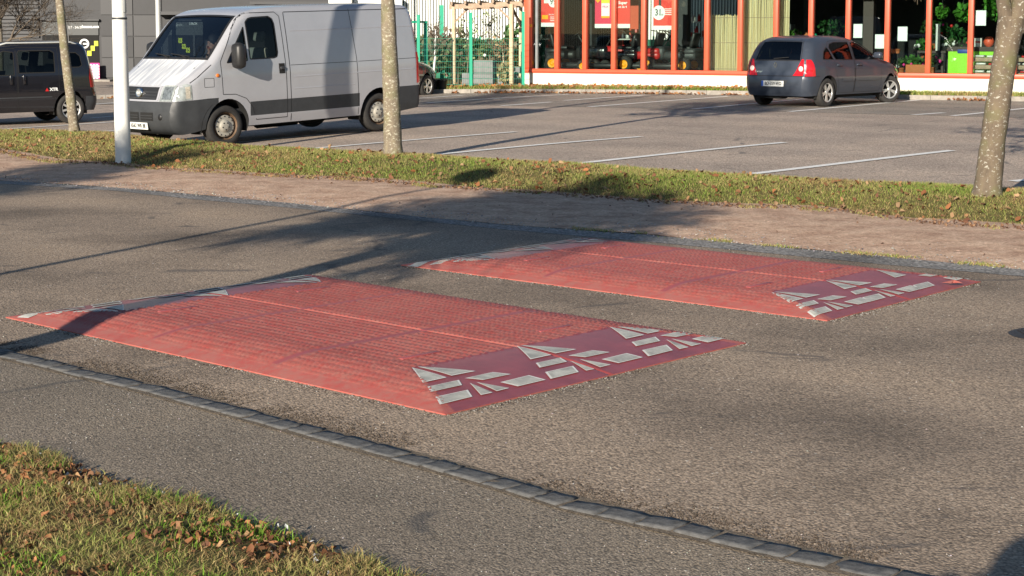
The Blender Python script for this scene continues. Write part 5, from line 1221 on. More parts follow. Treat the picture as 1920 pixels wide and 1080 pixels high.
fbox('corner_post', M['orange'], S0, S0 + .19, -.085, .12, ZR, ZT, bev=.008)
fbox('frame_strip', M['concrete'], S0 + .30, S0 + .36, -.04, .05, ZR, ZT)
for i, x in enumerate(ML): fbox('mullion', M['orange'], x - .054, x + .054, -.09, .10, ZR, ZT, bev=.008)
fbox('head_rail', M['orange'], S0, S1, -.095, .12, ZT, ZT + .14); fbox('fascia', M['anth2'], S0, S1, -.15, .25, ZT + .142, ZT + .9); 
xs_ = [S0 + .16] + ML
for a, b in zip(xs_, xs_[1:]): fbox('window_pane', M['shopglass'], a + .05, b - .05, .0, .012, ZR, ZT)
fbox('floor', M['shopfloor'], S0 + .1, S1, .16, 9, .52, .58); fbox('roof', M['roof'], S0, S1, .26, 9.2, ZT + .5, ZT + .62)
BK = ML[4] + .2
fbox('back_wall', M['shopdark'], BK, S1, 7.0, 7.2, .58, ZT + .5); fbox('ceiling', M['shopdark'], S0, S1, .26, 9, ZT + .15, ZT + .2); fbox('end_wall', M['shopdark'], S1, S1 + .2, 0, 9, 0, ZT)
fbox('side_rail', M['orange'], S0, S0 + .12, .12, 7, ZR - .1, ZR); 
for y in (2, 4, 6): fbox('side_mullion', M['orange'], S0, S0 + .10, y, y + .12, ZR, ZT)
fbox('side_pane', M['shopglass'], S0 + .05, S0 + .06, .12, 7, ZR, ZT); fbox('side_wall', M['cream'], S0, S0 + .15, .20, 7, 0, ZR - .1)
al = MB().box((S0 + .205, -.10, fac(1000, 48)[1]), (.055, .06, .075), bev=.01).build('alarm_beacon', M['yellow'], shop)
# --- posters and notices behind the glass
def fthing(name, label, cat, u, v, depth, group=None, z=None):
    s_, zz = fac(u, v, depth); p = fpos(s_, depth, zz if z is None else z); return thing(name, label, cat, p, FR, group)
def quad(u0, v0, u1, v1, depth):
    a, z1 = fac(u0, v0, depth); b, z0 = fac(u1, v1, depth); a2, _ = fac(u0, v1, depth); return a, b, z0, z1
def panel(name, m, u0, v0, u1, v1, depth, label=None, cat=None, group=None, th=.01, extra=None, top=None):
    a, b, z0, z1 = quad(u0, v0, u1, v1, depth); z1 = top or z1; c = fpos((a + b) / 2, depth, (z0 + z1) / 2)
    T = thing(name, label, cat, c, FR, group); MB().box((0, 0, 0), (b - a, th, z1 - z0)).build(extra or 'sheet', m, T); return T, b - a, z1 - z0
def decal(T, name, m, x, z, w_, h_, layer=1, rot=0, shape='box'):
    if shape == 'disc': return MB().prism([(math.cos(t) * w_ / 2, math.sin(t) * h_ / 2) for t in np.linspace(0, 2 * math.pi, 25)[:-1]], 0, .003, 0, Matrix.Translation((x, -.006 - .003 * layer, z)) @ Matrix.Rotation(R(90), 4, 'X')).build(name, m, T)
    return MB().box((0, 0, 0), (w_, .003, h_), 0, Matrix.Translation((x, -.006 - .003 * layer, z)) @ Matrix.Rotation(rot, 4, 'Y')).build(name, m, T)
def ftext(T, body, size, m, x, z, layer=2, bold=.0, sq=1.0): return text('lettering', body, size, m, Matrix.Translation((x, -.010 - .003 * layer, z)) @ Matrix.Rotation(R(90), 4, 'X'), T, .001, bold=bold, squeeze=sq)
G = 'red sale posters behind the shop glass'
T, a, b = panel('poster', M['poster'], 1015, -40, 1041, 50, .10, 'red poster with a white gas bottle priced 99 nearest the shop corner', 'poster', G)
decal(T, 'picture', M['white'], -.02, .36, a * .50, .75); decal(T, 'price_disc', M['paper'], a * .36, .02, .26, .28, 2, shape='disc'); ftext(T, '99', .22, M['ink'], a * .36, .02, 3, sq=.8)
decal(T, 'yellow_flash', M['yellow'], -a * .22, -.36, .17, .10); decal(T, 'white_band', M['paper'], 0, -b / 2 + .05, a, .10); ftext(T, 'PROMO', .05, M['paper'], a * .28, -.30, 1)
for k_ in range(3): decal(T, 'text_line', M['paper'], a * .3, -.36 - k_ * .045, a * .3, .016)
T, a, b = panel('poster', M['posterp'], 1116, -45, 1147, 52.5, .10, 'pink and red poster with a yellow label left of a mullion', 'poster', G)
decal(T, 'white_band', M['paper'], 0, -b / 2 + .05, a, .10); decal(T, 'white_panel', M['paper'], .06, -.16, a * .48, .42); decal(T, 'yellow_band', M['lemon'], .06, .03, a * .48, .12, 2); decal(T, 'yellow_strip', M['yellow'], .06, -.37, a * .48, .05, 2); decal(T, 'yellow_star', M['yellow'], -a * .32, .05, .1, .1, 2, R(45)); ftext(T, '50%', .20, M['paper'], -.06, .42, 2, .004); ftext(T, 'PRIX', .08, M['magenta'], .06, -.12, 3)
T, a, b = panel('poster', M['poster'], 1158, -45, 1181.5, 52.5, .10, 'red poster reading 49 on a white disc', 'poster', G)
decal(T, 'white_band', M['paper'], 0, -b / 2 + .05, a, .10); decal(T, 'price_disc', M['paper'], -.02, .33, .36, .44, 1, shape='disc'); ftext(T, '49', .30, M['ink'], -.04, .38, 3, .004, .75); ftext(T, '90', .08, M['ink'], .12, .34, 3); decal(T, 'yellow_band', M['lemon'], -.01, .19, a * .6, .12, 2)
ftext(T, 'Super', .10, M['paper'], -.02, -.02, 2, .004); ftext(T, 'Lot de 4', .075, M['paper'], -.04, -.12, 2, .002)
T, a, b = panel('poster', M['poster'], 1226, -30, 1261, 56, .10, 'red poster with a black power tool priced 31', 'poster', G)
decal(T, 'white_band', M['paper'], 0, -b / 2 + .05, a, .10); decal(T, 'price_disc', M['paper'], -a * .22, -.14, .33, .35, 2, shape='disc'); ftext(T, '31', .22, M['ink'], -a * .24, -.14, 3, .003, .8); ftext(T, '50', .06, M['ink'], -a * .04, -.19, 3)
tool = MB().box((0, 0, 0), (.34, .004, .12)).box((.10, 0, .03), (.16, .004, .18)).box((-.07, 0, -.14), (.06, .004, .20)); o = tool.build('tool_picture', M['ink'], T); o.location = (-.01, -.012, .25)
for k_ in range(4): decal(T, 'text_line', M['paper'], a * .25, -.05 - k_ * .045, a * .4, .018)
for (u0, v0, u1, v1), lb in [((1600.5, 45, 1616.5, 71), 'white notice taped in the window just above the parked car roof'), ((1641, 64.5, 1657.5, 91), 'lowest white notice on the glass beside the parked car bonnet'), ((1683.5, 50, 1701, 77), 'white notice alone in the third pane from the lime green counter'), ((1830, 19.5, 1848.5, 48), 'highest white notice beside the leaning tree')]:
    T, a, b = panel('paper_notice', M['paper'], u0, v0, u1, v1, .03, lb, 'notice', 'white paper notices on the shop glass', .003)
# --- reed screens
for (u0, u1, v0), lb in [((1336, 1384, 3), 'left pale reed screen panel standing behind the shop glass'), ((1393, 1452, -4), 'middle pale reed screen panel standing behind the shop glass'), ((1461, 1479, -2), 'narrow reed screen panel in deeper yellow at the right end')]:
    a, b, z0, z1 = quad(u0, v0 - 50, u1, 128, .45); c = fpos(a, .45, .58); T = thing('reed_screen', lb, 'reed screen', c, FR, 'reed screens in the shop window'); rm = MB(); n_ = max(4, int((b - a) / .022)); z1 = 1.9 + .1 * (u0 % 3) if v0 > 0 else 2.6
    for i in range(n_):
        x = (b - a) * (i + .5) / n_; rm.tube([(x, random.uniform(-.006, .006), 0), (x + random.uniform(-.01, .01), 0, z1 - .58 + random.uniform(-.03, .01))], .0105, 5, 0, False)
    rm.build('reeds', M['reed'], T); wm = MB()
    for z in (.12, .75, 1.35): wm.box(((b - a) / 2, -.014, z), (b - a, .004, .012))
    wm.build('binding_wire', M['woodd'], T)
# --- machines
def ride_mower(u, depth, label, bodym, flip=1, wr_=.17, big=1.0, steer=True):
    T = fthing('ride_on_mower', label, 'mower', u, 120, depth, 'ride on mowers behind the shop glass', z=.585); T.rotation_euler = (0, 0, FR + (0 if flip > 0 else math.pi)); 
    b = MB(); b.box((.42, 0, .48), (.78, .62, .34), 0, bev=.09); b.box((-.38, 0, .42), (.85, .78, .20), 0, bev=.07); b.box((-.62, 0, .52), (.35, .80, .16), 0, bev=.06); b.build('bonnet_and_fenders', bodym, T)
    MB().box((.05, 0, .16), (.85, 1.0, .14), 0, bev=.05).build('cutting_deck', M['black'], T)
    s_ = MB(); s_.box((-.42, 0, .60), (.42, .44, .10), 0, bev=.04); s_.box((0, 0, 0), (.10, .44, .38), 0, Matrix.Translation((-.66, 0, .80)) @ Matrix.Rotation(R(-14), 4, 'Y'), bev=.04); s_.build('seat', M['black'], T)
    w_ = MB(); w_.tube([(.18, 0, .62), (-.02, 0, .92)], .02, 6); w_.lathe([(.17, -.01), (.185, 0), (.17, .01), (.157, 0), (.17, -.01)], 20, 0, Matrix.Translation((-.02, 0, .92)) @ Matrix.Rotation(R(-35), 4, 'Y')); w_.build('steering_wheel', M['black'], T)
    for x, r, wd in ((.62, wr_, .15), (-.52, wr_ * 1.35, .2)):
        for sg in (1, -1):
            o = bpy.data.objects.new('wheel', None); col.objects.link(o); o.parent = T; o.location = (x, .42 * sg, r); A = Matrix.Rotation(R(90), 4, 'X')
            MB().lathe([(r * .55, -wd / 2), (r * .9, -wd / 2), (r, -wd * .3), (r, wd * .3), (r * .9, wd / 2), (r * .55, wd / 2)], 24, 0, A).build('tyre', M['tyre'], o)
            MB().lathe([(0, -wd * .2), (r * .2, -wd * .45), (r * .25, -wd * .3), (r * .5, -wd * .25), (r * .58, -wd * .48), (r * .58, wd * .48), (r * .5, wd * .25), (r * .25, wd * .3), (r * .2, wd * .45), (0, wd * .2)], 20, 0, A).build('rim', M['yellow'], o)
    MB().box((.82, 0, .48), (.02, .44, .10), bev=.008).build('front_lamp', M['lamp'], T)
    return T
ride_mower(1085, .95, 'dark ride on mower with a maroon flank in the second window bay', M['black'], 1, .16)
ride_mower(1148, .90, 'black ride on mower with a rounded bonnet in the third window bay', M['mpv'], -1, .15)
ride_mower(1190, 1.0, 'red and black ride on mower in the fourth window bay', M['redp'], -1, .15)
ride_mower(1256, 1.0, 'grey ride on mower under the power tool poster', M['dgrey'], -1, .14)
def till(u, depth, label, m):    # petrol tiller: engine, handlebars, wheels
    T = fthing('garden_tiller', label, 'tiller', u, 120, depth, 'tillers and mowers on the shop floor', z=.585)
    MB().box((0, 0, .38), (.34, .30, .22), bev=.05).lathe([(.0, .1), (.10, .1), (.11, 0), (.09, -.02)], 16, 0, Matrix.Translation((0, 0, .50))).build('engine', m, T)
    h = MB()
    for sg in (1, -1): h.tube([(0, .12 * sg, .40), (-.4, .18 * sg, .75), (-.75, .26 * sg, 1.02), (-.9, .28 * sg, 1.04)], .014, 6)
    h.build('handlebars', M['black'], T)
    for sg in (1, -1): MB().lathe([(0, -.03), (.15, -.03), (.16, 0), (.15, .03), (0, .03)], 18, 0, Matrix.Translation((0, .2 * sg, .16)) @ Matrix.Rotation(R(90), 4, 'X')).build('wheel', M['tyre'], T)
    return T
till(1225, 2.6, 'red petrol tiller behind the ride on mowers', M['redp']); till(1290, 1.5, 'orange and white petrol tiller in the fifth window bay', M['white']); till(1310, 2.8, 'red petrol tiller at the back of the fifth window bay', M['redp'])
def shelf(u0, u1, depth, label, items, hgt=1.7, levels=(.35, .8, 1.25)):
    a, _ = fac(u0, 100, depth); b, _ = fac(u1, 100, depth); T = thing('display_shelf', label, 'shelf', fpos(a, depth, .585), FR, 'display shelving inside the shop'); L = b - a
    m = MB()
    for x in (0, L): m.box((x, .0, hgt / 2), (.04, .4, hgt))
    m.build('upright', M['dgrey'], T)
    for z in levels: MB().box((L / 2, 0, z), (L - .05, .42, .03)).build('shelf_board', M['galv'], T)
    r = random.Random(int(u0)); k_ = 0
    for z in (0.0,) + tuple(levels):
        x = .08
        while x < L - .12:
            w_ = r.uniform(.08, .22); h_ = r.uniform(.10, .30); mb = MB(); shape = r.random()
            if shape < .5: mb.box((x + w_ / 2, -.05, z + .02 + h_ / 2), (w_ * .9, .22, h_), bev=.01)
            else: mb.lathe([(w_ * .35, 0), (w_ * .38, h_ * .6), (w_ * .15, h_ * .85), (w_ * .15, h_), (0, h_)], 12, 0, Matrix.Translation((x + w_ / 2, -.05, z + .02)))
            o = mb.build('boxed_article' if shape < .5 else 'bottle', M[r.choice(items)]); o.matrix_world = T.matrix_basis.copy(); o.parent = None
            tag(o, 'small article on a display shelf inside the garden shop', 'article', 'small articles on the shop shelves'); x += w_ + r.uniform(.01, .06); k_ += 1
    return T
shelf(1000, 1040, 2.4, 'display shelf behind the gas bottle poster', ['dgrey', 'white', 'black', 'green', 'blue'], 1.3, (.4, .85))
shelf(1160, 1205, 3.6, 'display shelf behind the 49 poster', ['redp', 'dgrey', 'galv', 'black'], 1.2, (.35, .8))
shelf(1270, 1325, 3.9, 'display shelf with orange and red machines at the back', ['orange', 'redp', 'white', 'dgrey'], 1.5, (.4, .85, 1.25))
shelf(1485, 1560, 4.5, 'display shelf right of the reed screens', ['terracotta', 'galv', 'green', 'white', 'brown'], 1.2, (.4, .8))
# interior columns
for u, d_, m, lb in [(1107, 4.0, 'anth', 'dark column seen behind the second window bay'), (1192, 4.2, 'orange', 'orange column behind the fourth window bay'), (1283, 2.5, 'anth2', 'grey blue column left of the reed screens'), (1630, 4.0, 'brown', 'dark brown pillar behind the white notices')]:
    T = fthing('column', lb, 'column', u, 60, d_, z=.58); MB().box((0, 0, 1.5), (.26, .26, 3.0)).box((0, 0, .04), (.34, .34, .08)).build('shaft', M[m], T)
# --- counter, table, vases, crates, flowers
a, b, z0, z1 = quad(1778, 96, 1872, 130, .9); T = thing('sales_counter', 'lime green sales counter with a dark brown top', 'counter', fpos(a, .9, .585), FR); L = b - a; zt = z1 - .585
MB().box((L / 2, .35, zt / 2), (L, .7, zt)).build('front_panel', M['lime'], T); MB().box((L / 2, .35, zt + .051), (L + .04, .74, .10)).build('counter_top', M['brown'], T); MB().box((L * .30, -.012, zt - .0), (.26, .02, .09), bev=.01).build('blue_label', M['blue'], T)
cz = .585 + zt + .10
o = MB().box((0, 0, .10), (.16, .16, .20), 0, bev=.006).box((0, -.081, .11), (.12, .004, .04), 1).build('gift_box', [M['white'], M['redp']]); o.matrix_world = Matrix.Translation(fpos(a + .75 * L * .75, 1.1, cz + .001)) @ Matrix.Rotation(FR, 4, 'Z'); tag(o, 'small white box standing on the lime green counter', 'box')
o = MB().lathe([(.05, 0), (.10, .05), (.12, .12), (.09, .20), (.05, .23), (0, .235)], 18).build('orange_pot', M['orange']); o.matrix_world = Matrix.Translation(fpos(a + .98 * L * .78, 1.1, cz + .001)); tag(o, 'round orange pot on the lime green counter', 'pot')
def plant(name, label, cat, p, n, rad, hgt, colr, flow=None, nf=0, pot='terracotta', ph=.16, lsize=.10, group='potted plants in the shop', stem=0.0):
    T = thing(name, label, cat, p, 0, group)
    if pot: MB().lathe([(ph * .36, 0), (ph * .5, ph), (ph * .54, ph), (ph * .5, ph * .9), (0, ph * .9)], 16).build('pot', M[pot], T)
    if stem: MB().tube([(0, 0, ph * .5), (.01, 0, ph + stem * .5), (0, 0, ph + stem)], .018, 7).build('stem', M['twig'], T)
    r = rng.normal(0, 1, (n, 3)); r /= np.linalg.norm(r, axis=1, keepdims=True); r *= rng.random((n, 1)) ** .4; X_, Y_, Z_ = r[:, 0] * rad, r[:, 1] * rad, ph + stem + hgt / 2 + r[:, 2] * hgt / 2
    c = np.array(colr) * rng.uniform(.5, 1.5, (n, 1)); o = leaves('foliage', X_, Y_, Z_, np.full(n, lsize) * rng.uniform(.6, 1.3, n), M['leafg'], c, flat=.9, kind=None); o.parent = T
    if nf:
        r = rng.normal(0, 1, (nf, 3)); r /= np.linalg.norm(r, axis=1, keepdims=True); fl = MB()
        for q in r: fl.ball((q[0] * rad * .9, q[1] * rad * .9, ph + stem + hgt / 2 + q[2] * hgt * .5), .035 * random.uniform(.8, 1.4), 0, None, 8)
        fl.build('blossoms', M[flow], T)
    return T
a2, b2, z02, z12 = quad(1712, 97, 1772, 130, 1.3); T = thing('plant_table', 'dark table with flowers and a white vase in front of the glass', 'table', fpos(a2, 1.3, .585), FR); L = b2 - a2; th_ = z12 - .585
MB().box((L / 2, .3, th_), (L, .6, .05)).build('table_top', M['brown'], T)
for x in (.08, L - .08):
    for y in (.06, .54): MB().box((x, y, th_ / 2 - .015), (.06, .06, th_ - .03)).build('leg', M['brown'], T)
tz = z12 + .026
o = MB().lathe([(.05, 0), (.055, .1), (.05, .55), (.06, .62), (.055, .62), (.045, .5)], 18).build('vase', M['white']); o.location = fpos(fac(1758, 90, 1.5)[0], 1.5, tz); tag(o, 'tall slim white vase on the plant table', 'vase')
def inpos(u, v, d_): s_, z = fac(u, v, d_); return fpos(s_, d_, z)
for u, v, d_, n, rad, hg, c, fl, nf, lb in [(1732, 90, 1.6, 120, .22, .26, (.05, .16, .03), 'white', 7, 'leafy pot with white flowers on the left of the plant table'), (1752, 60, 2.0, 160, .34, .55, (.03, .10, .02), 'magenta', 6, 'tall bouquet with pink flowers behind the plant table'),
        (1789, 70, 2.2, 140, .40, .55, (.03, .12, .03), 'redp', 6, 'dark green plant with red blossoms above the counter'), (1782, 84, 1.8, 70, .18, .20, (.10, .16, .06), 'white', 6, 'small bunch of pale flowers on the counter edge'),
        (1712, 117, .8, 130, .28, .22, (.06, .17, .03), 'magenta', 5, 'low green plant in a terracotta trough on the shop floor'), (1748, 116, 1.1, 90, .20, .25, (.05, .10, .03), 'magenta', 9, 'magenta flowers below the plant table'),
        (1690, 120, .9, 60, .16, .18, (.10, .16, .08), 'white', 3, 'grey green plant near the parked car bonnet'), (1486, 76, 2.0, 120, .25, .45, (.05, .14, .02), None, 0, 'bright green plant just right of the reed screens'), (1560, 55, 3.0, 150, .35, .5, (.02, .08, .02), None, 0, 'dark potted plant deep inside behind the parked car')]:
    p = inpos(u, v, d_); zb = p.z - hg / 2 - .16; p.z = max(.585, zb)
    plant('potted_plant', lb, 'plant', p, n, rad, hg, c, fl, nf, stem=max(0, zb - p.z))
a3, b3, z03, z13 = quad(1698, 121, 1735, 129, .45); T = thing('planter_trough', 'low terracotta trough on the floor behind the glass', 'planter', fpos(a3, .45, .585), FR); MB().box(((b3 - a3) / 2, .1, (z13 - .585) / 2), (b3 - a3, .22, z13 - .585), bev=.01).build('trough', M['terracotta'], T)
for i, u in enumerate((1675, 1683)):
    o = MB().lathe([(.04, 0), (.06, .10), (.065, .10), (.055, .09), (0, .09)], 14).build('small_pot', M['terracotta']); p = inpos(u, 100, .7); o.location = p; tag(o, ('left' if not i else 'right') + ' small red clay pot in the window above the car bonnet', 'pot', 'small clay pots in the window')
    T = thing('pot_stand', ('left' if not i else 'right') + ' thin metal stand under a small red clay pot', 'stand', (p.x, p.y, .585), 0, 'thin pot stands in the window'); MB().tube([(0, 0, 0), (0, 0, p.z - .586)], .012, 6).build('post', M['black'], T); MB().lathe([(.08, 0), (.08, .012), (0, .012)], 14).build('foot', M['black'], T)
for k_, (u, v) in enumerate([(1848, 128), (1851, 120), (1849, 112), (1912, 128), (1915, 119), (1913, 110), (1940, 128), (1938, 119)]):
    s_, z = fac(u, v, .5); p = fpos(s_, .5, .585 + (0, .17, .34, 0, .17, .34, 0, .17)[k_]); T = thing('seed_crate', ('wooden crate of packets, %s of the pile %s' % (('bottom', 'second', 'third', 'bottom', 'second', 'third', 'bottom', 'second')[k_], ('left of the leaning tree', 'left of the leaning tree', 'left of the leaning tree', 'right of the leaning tree', 'right of the leaning tree', 'right of the leaning tree', 'beyond the right edge', 'beyond the right edge')[k_])), 'crate', p, FR + random.uniform(-.1, .1), 'crates of packets at the right end of the window')
    MB().box((0, 0, .05), (.55, .35, .09), bev=.01).build('crate_box', M['woodd'], T); MB().box((-.12, -.02, .125), (.22, .28, .05), bev=.02).build('packet', M['galv'], T); MB().box((.14, .0, .12), (.2, .28, .045), bev=.02).build('packet', M['redp' if k_ % 2 else 'white'], T)
# hanging plants inside
for u, v, r_2, hg, lb in [(1806, 28, .22, .42, 'bright green hanging plant near the lime green counter'), (1864, 6, .30, .95, 'large bright green hanging plant at the right above the counter'), (1767, 26, .13, .30, 'small bright green hanging plant left of the counter')]:
    p = inpos(u, v, 2.8); T = plant('hanging_plant', lb, 'plant', (p.x, p.y, p.z - hg / 2 - .05), 170, r_2, hg, (.08, .26, .03), pot=None, ph=.05, lsize=.13, group='hanging plants inside the shop'); MB().tube([(0, 0, hg * .6), (0, 0, ZT + .15 - p.z + hg / 2 + .05)], .006, 5).build('cord', M['black'], T); MB().lathe([(.05, .3), (.10, .42), (.11, .42), (0, .42)], 12).build('hanging_pot', M['brown'], T)
# ------------------------------------------------------------------ corrugated hall, garden yard, fence, pergola
def near_lot(u, v): p = lot(u, v); return p
YC_ = 54.35
cx0, cx1 = -3.75, 12.0
hall = thing('corrugated_hall', 'long hall clad in white vertical corrugated sheet behind the garden yard', 'building', (cx0, YC_, 0), R(-14))
RP = .092; n_ = int((cx1 - cx0) / RP); mb = MB()
for i in range(n_):
    x = i * RP; q1, q2, q3 = RP * .60, RP * .66, RP * .95
    mb.add([(x, -.05, 0), (x + q1, -.05, 0), (x + q1, -.05, 7), (x, -.05, 7)], [(0, 1, 2, 3)], 0); mb.add([(x + q1, -.05, 0), (x + q2, 0, 0), (x + q2, 0, 7), (x + q1, -.05, 7)], [(0, 1, 2, 3)], 1)
    mb.add([(x + q2, 0, 0), (x + q3, 0, 0), (x + q3, 0, 7), (x + q2, 0, 7)], [(0, 1, 2, 3)], 1); mb.add([(x + q3, 0, 0), (x + RP, -.05, 0), (x + RP, -.05, 7), (x + q3, 0, 7)], [(0, 1, 2, 3)], 1)
mb.build('ribbed_sheet', [M['corr'], M['gapdark']], hall, False); MB().box((8.0, 5.2, 3.4), (15.6, 10.2, 6.8)).build('hall_body', M['anth2'], hall); MB().box((8.2, 4.8, 7.05), (16.6, 10.2, .12)).build('roof', M['roof'], hall)
def yard(u, v, y): p = aty(u, v, y); return p
GZ = .22
def ybox(name, label, cat, u0, u1, v0, y, depth, m, group=None, z0=None):
    a, b = aty(u0, v0, y), aty(u1, v0, y); z0 = vz(a.x, y) if z0 is None else z0; h_ = a.z - z0
    T = thing(name, label, cat, ((a.x + b.x) / 2, y + depth / 2, z0), R(-6), group); return T, b.x - a.x, h_
# windbreak net
T, w_, h_ = ybox('windbreak_net', 'long dark green windbreak net along the back of the yard', 'screen', 770, 1290, 74, 51.2, .1, M['greennet'])
MB().box((0, 0, h_ / 2), (w_, .03, h_)).build('net', M['greennet'], T)
for i in range(9): MB().box((-w_ / 2 + w_ * i / 8, -.05, h_ / 2 + .05), (.06, .06, h_ + .1)).build('post', M['green'], T)
# shrubs in front of the net
for i, (u, v, y, n, rad, hg, c, lb) in enumerate([(800, 118, 48.5, 420, .9, 1.3, (.13, .14, .07), 'olive shrub at the left of the yard beside the van'), (835, 112, 49, 480, 1.0, 1.5, (.20, .155, .11), 'brownish bare shrub behind the left pergola post'), (868, 118, 48.8, 480, .9, 1.2, (.09, .13, .055), 'dark green shrub between pergola post and fence post'),
        (905, 98, 49, 420, .55, .8, (.045, .12, .03), 'dense round dark green bush above the grey planter'), (945, 115, 48, 420, .8, 1.1, (.18, .14, .09), 'brown leafed shrub behind the stacked planters'), (968, 95, 49, 380, .5, 1.6, (.06, .13, .04), 'tall dark shrub beside the shop corner post'), (975, 118, 47, 260, .45, .9, (.28, .21, .07), 'yellowish shrub behind the right pergola post')]):
    p = aty(u, v, y); zb = vz(p.x, p.y); plant('shrub', lb, 'shrub', (p.x, p.y, zb), n, rad, max(hg, p.z - zb + hg * .4), c, pot=None, ph=.02, lsize=.16, group='shrubs in the garden yard')
def sapling(u0, v0, u1, v1, y, label, m, r_0, leafy=None, seed=1, crown=.5, n=22):
    a = aty(u0, v0, y); b = aty(u1, v1, y); zb = vz(a.x, y); r = random.Random(seed); T = thing('sapling', label, 'tree', (a.x, y, zb), 0, 'young trees for sale in the yard'); hh_ = b.z - zb; dx = b.x - a.x
    MB().tube([(0, 0, 0), (dx * .5 + .02, 0, hh_ * .5), (dx, 0, hh_)], [r_0, r_0 * .8, r_0 * .5], 8).build('trunk', m, T); c = MB()
    for i in range(n):
        f = .45 + .55 * i / n; an = r.uniform(0, 6.28); L = crown * r.uniform(.5, 1) * (1.3 - f * .6); p = Vector((dx * f, 0, hh_ * f)); q = p + Vector((math.cos(an) * L * .6, math.sin(an) * L * .6, L * .8)); c.tube([p, p.lerp(q, .5) + Vector((0, 0, -.03)), q], [r_0 * .35, r_0 * .25, .003], 4, 0, False)
        for _ in range(3): e = q.lerp(p, r.random() * .6); c.tube([e, e + Vector((r.gauss(0, .14), r.gauss(0, .14), r.uniform(.03, .22)))], [.005, .002], 3, 0, False)
    c.build('crown', M['twig'], T)
    if leafy:
        nn = 90; X_ = rng.normal(dx, crown * .5, nn); Y_ = rng.normal(0, crown * .4, nn); Z_ = rng.normal(hh_, crown * .6, nn); o = leaves('foliage', X_, Y_, Z_, rng.uniform(.05, .11, nn), M['leafg'], np.array(leafy) * rng.uniform(.5, 1.5, (nn, 1)), flat=1, kind=None); o.parent = T
    return T
sapling(811, 150, 817, 55, 43.5, 'white barked sapling leaning slightly beside the van rear', M['white'], .035, None, 3, .7, 30)
sapling(943, 142, 943, 92, 42.6, 'slim grafted sapling with a pale stem in front of the right pergola post', M['wood'], .025, (.34, .22, .12), 5, .3, 10)
sapling(875, 120, 879, 60, 48, 'thin bare sapling left of the tall green one', M['bark2'], .02, (.2, .24, .12), 7, .4, 12)
sapling(918, 118, 916, 42, 47, 'tall airy young tree with pale green leaves behind the pergola beam', M['bark2'], .025, (.34, .40, .20), 8, .75, 26)
sapling(858, 150, 856, 118, 43.4, 'short thick stump sapling beside the left pergola post', M['bark2'], .045, (.06, .1, .04), 9, .2, 8)
# stacked grey planters
for (u0, u1, v0, v1, lb) in [(866, 880, 137, 157, 'small grey planter at the left of the stack'), (887.5, 929, 139, 158, 'grey planter at the bottom of the stack'), (933, 955, 139, 157, 'grey planter right of the stack beside the pergola post'), (962, 972, 138, 155, 'narrow grey planter between pergola post and shop'), (963, 978, 124, 137, 'light grey planter on top at the right')]:
    a = aty(u0, v0, 42.9); b = aty(u1, v1, 42.9); zb = vz(a.x, 42.9) if v1 > 150 else b.z; T = thing('planter', lb, 'planter', ((a.x + b.x) / 2, 43.1, zb + .002), 0, 'grey concrete planters in the yard'); W_, H_ = b.x - a.x, a.z - zb - .004
    if v1 < 150: T.location.z = aty(970, 138, 42.9).z + .003
    MB().box((0, 0, H_ / 2), (W_, .36, H_), bev=.012).build('planter_body', M['concrete'], T); MB().box((0, 0, H_ - .001), (W_ - .06, .30, .02)).build('soil', M['turf'], T)
a = aty(888, 113, 42.9); b = aty(930.5, 138, 42.9); zb = aty(888, 139, 42.9).z + .001
T = thing('planter', 'large grey planter on top of the stack', 'planter', ((a.x + b.x) / 2, 43.1, zb), 0, 'grey concrete planters in the yard'); MB().box((0, 0, (a.z - zb) / 2), (b.x - a.x, .36, a.z - zb), bev=.012).build('planter_body', M['concrete'], T); MB().box((0, 0, a.z - zb - .001), (b.x - a.x - .06, .30, .02)).build('soil', M['turf'], T)
plant('potted_plant', 'pale flowering plant above the large grey planter', 'plant', (aty(906, 110, 43.3).x, 43.75, a.z - .35), 110, .22, .45, (.16, .2, .08), 'white', 4, pot=None, ph=.35, group='potted plants in the yard')
plant('potted_plant', 'straw coloured dry plant right of the stacked planters', 'plant', (aty(943, 150, 42.4).x, 42.4, vz(0, 42.4)), 150, .16, .55, (.42, .38, .2), pot=None, ph=.05, group='potted plants in the yard')
for u, lb in [(812, 'left round black plant pot beside the van'), (828, 'right round black plant pot beside the van')]:
    a = aty(u, 157, 41.4); T = thing('plant_pot', lb, 'plant pot', (a.x, 41.6, vz(a.x, 41.6)), 0, 'black plant pots beside the van'); MB().lathe([(.09, 0), (.13, .22), (.145, .22), (.145, .245), (.125, .245), (.11, .20), (0, .20)], 20).build('pot', M['black'], T)
    MB().lathe([(.0, .205), (.10, .203)], 14).build('soil', M['turf'], T)
# pergola
Yp = 43.3
def P3(u, v, y): q = aty(u, v, y); return q
pl, pr, pr2 = P3(851, 156, 43.3), P3(959, 156, 42.3), P3(976, 150, 44.6); zl, zr = vz(pl.x, pl.y), vz(pr.x, pr.y); ztl, ztr = P3(851, 13, 43.3).z, P3(959, 8, 42.3).z
T = thing('pergola', 'round post timber pergola standing behind the green mesh fence', 'pergola', (pl.x, pl.y, zl))
o3 = Vector((pl.x, pl.y, zl))
def loc3(q, z): return Vector((q.x, q.y, z)) - o3
for q, zt_, r_3 in ((pl, ztl, .055), (pr, ztr, .058), (pr2, ztr, .045)): MB().tube([loc3(q, vz(q.x, q.y)), loc3(q, zt_)], r_3, 12).build('post', M['wood'], T)
lb_, rb_ = P3(843, 14, 43.35), P3(981, 8, 42.2); MB().bar(Vector((lb_.x, lb_.y, ztl)) - o3, Vector((rb_.x, rb_.y, ztr + .02)) - o3, .06, .12).build('beam', M['woodd'], T)
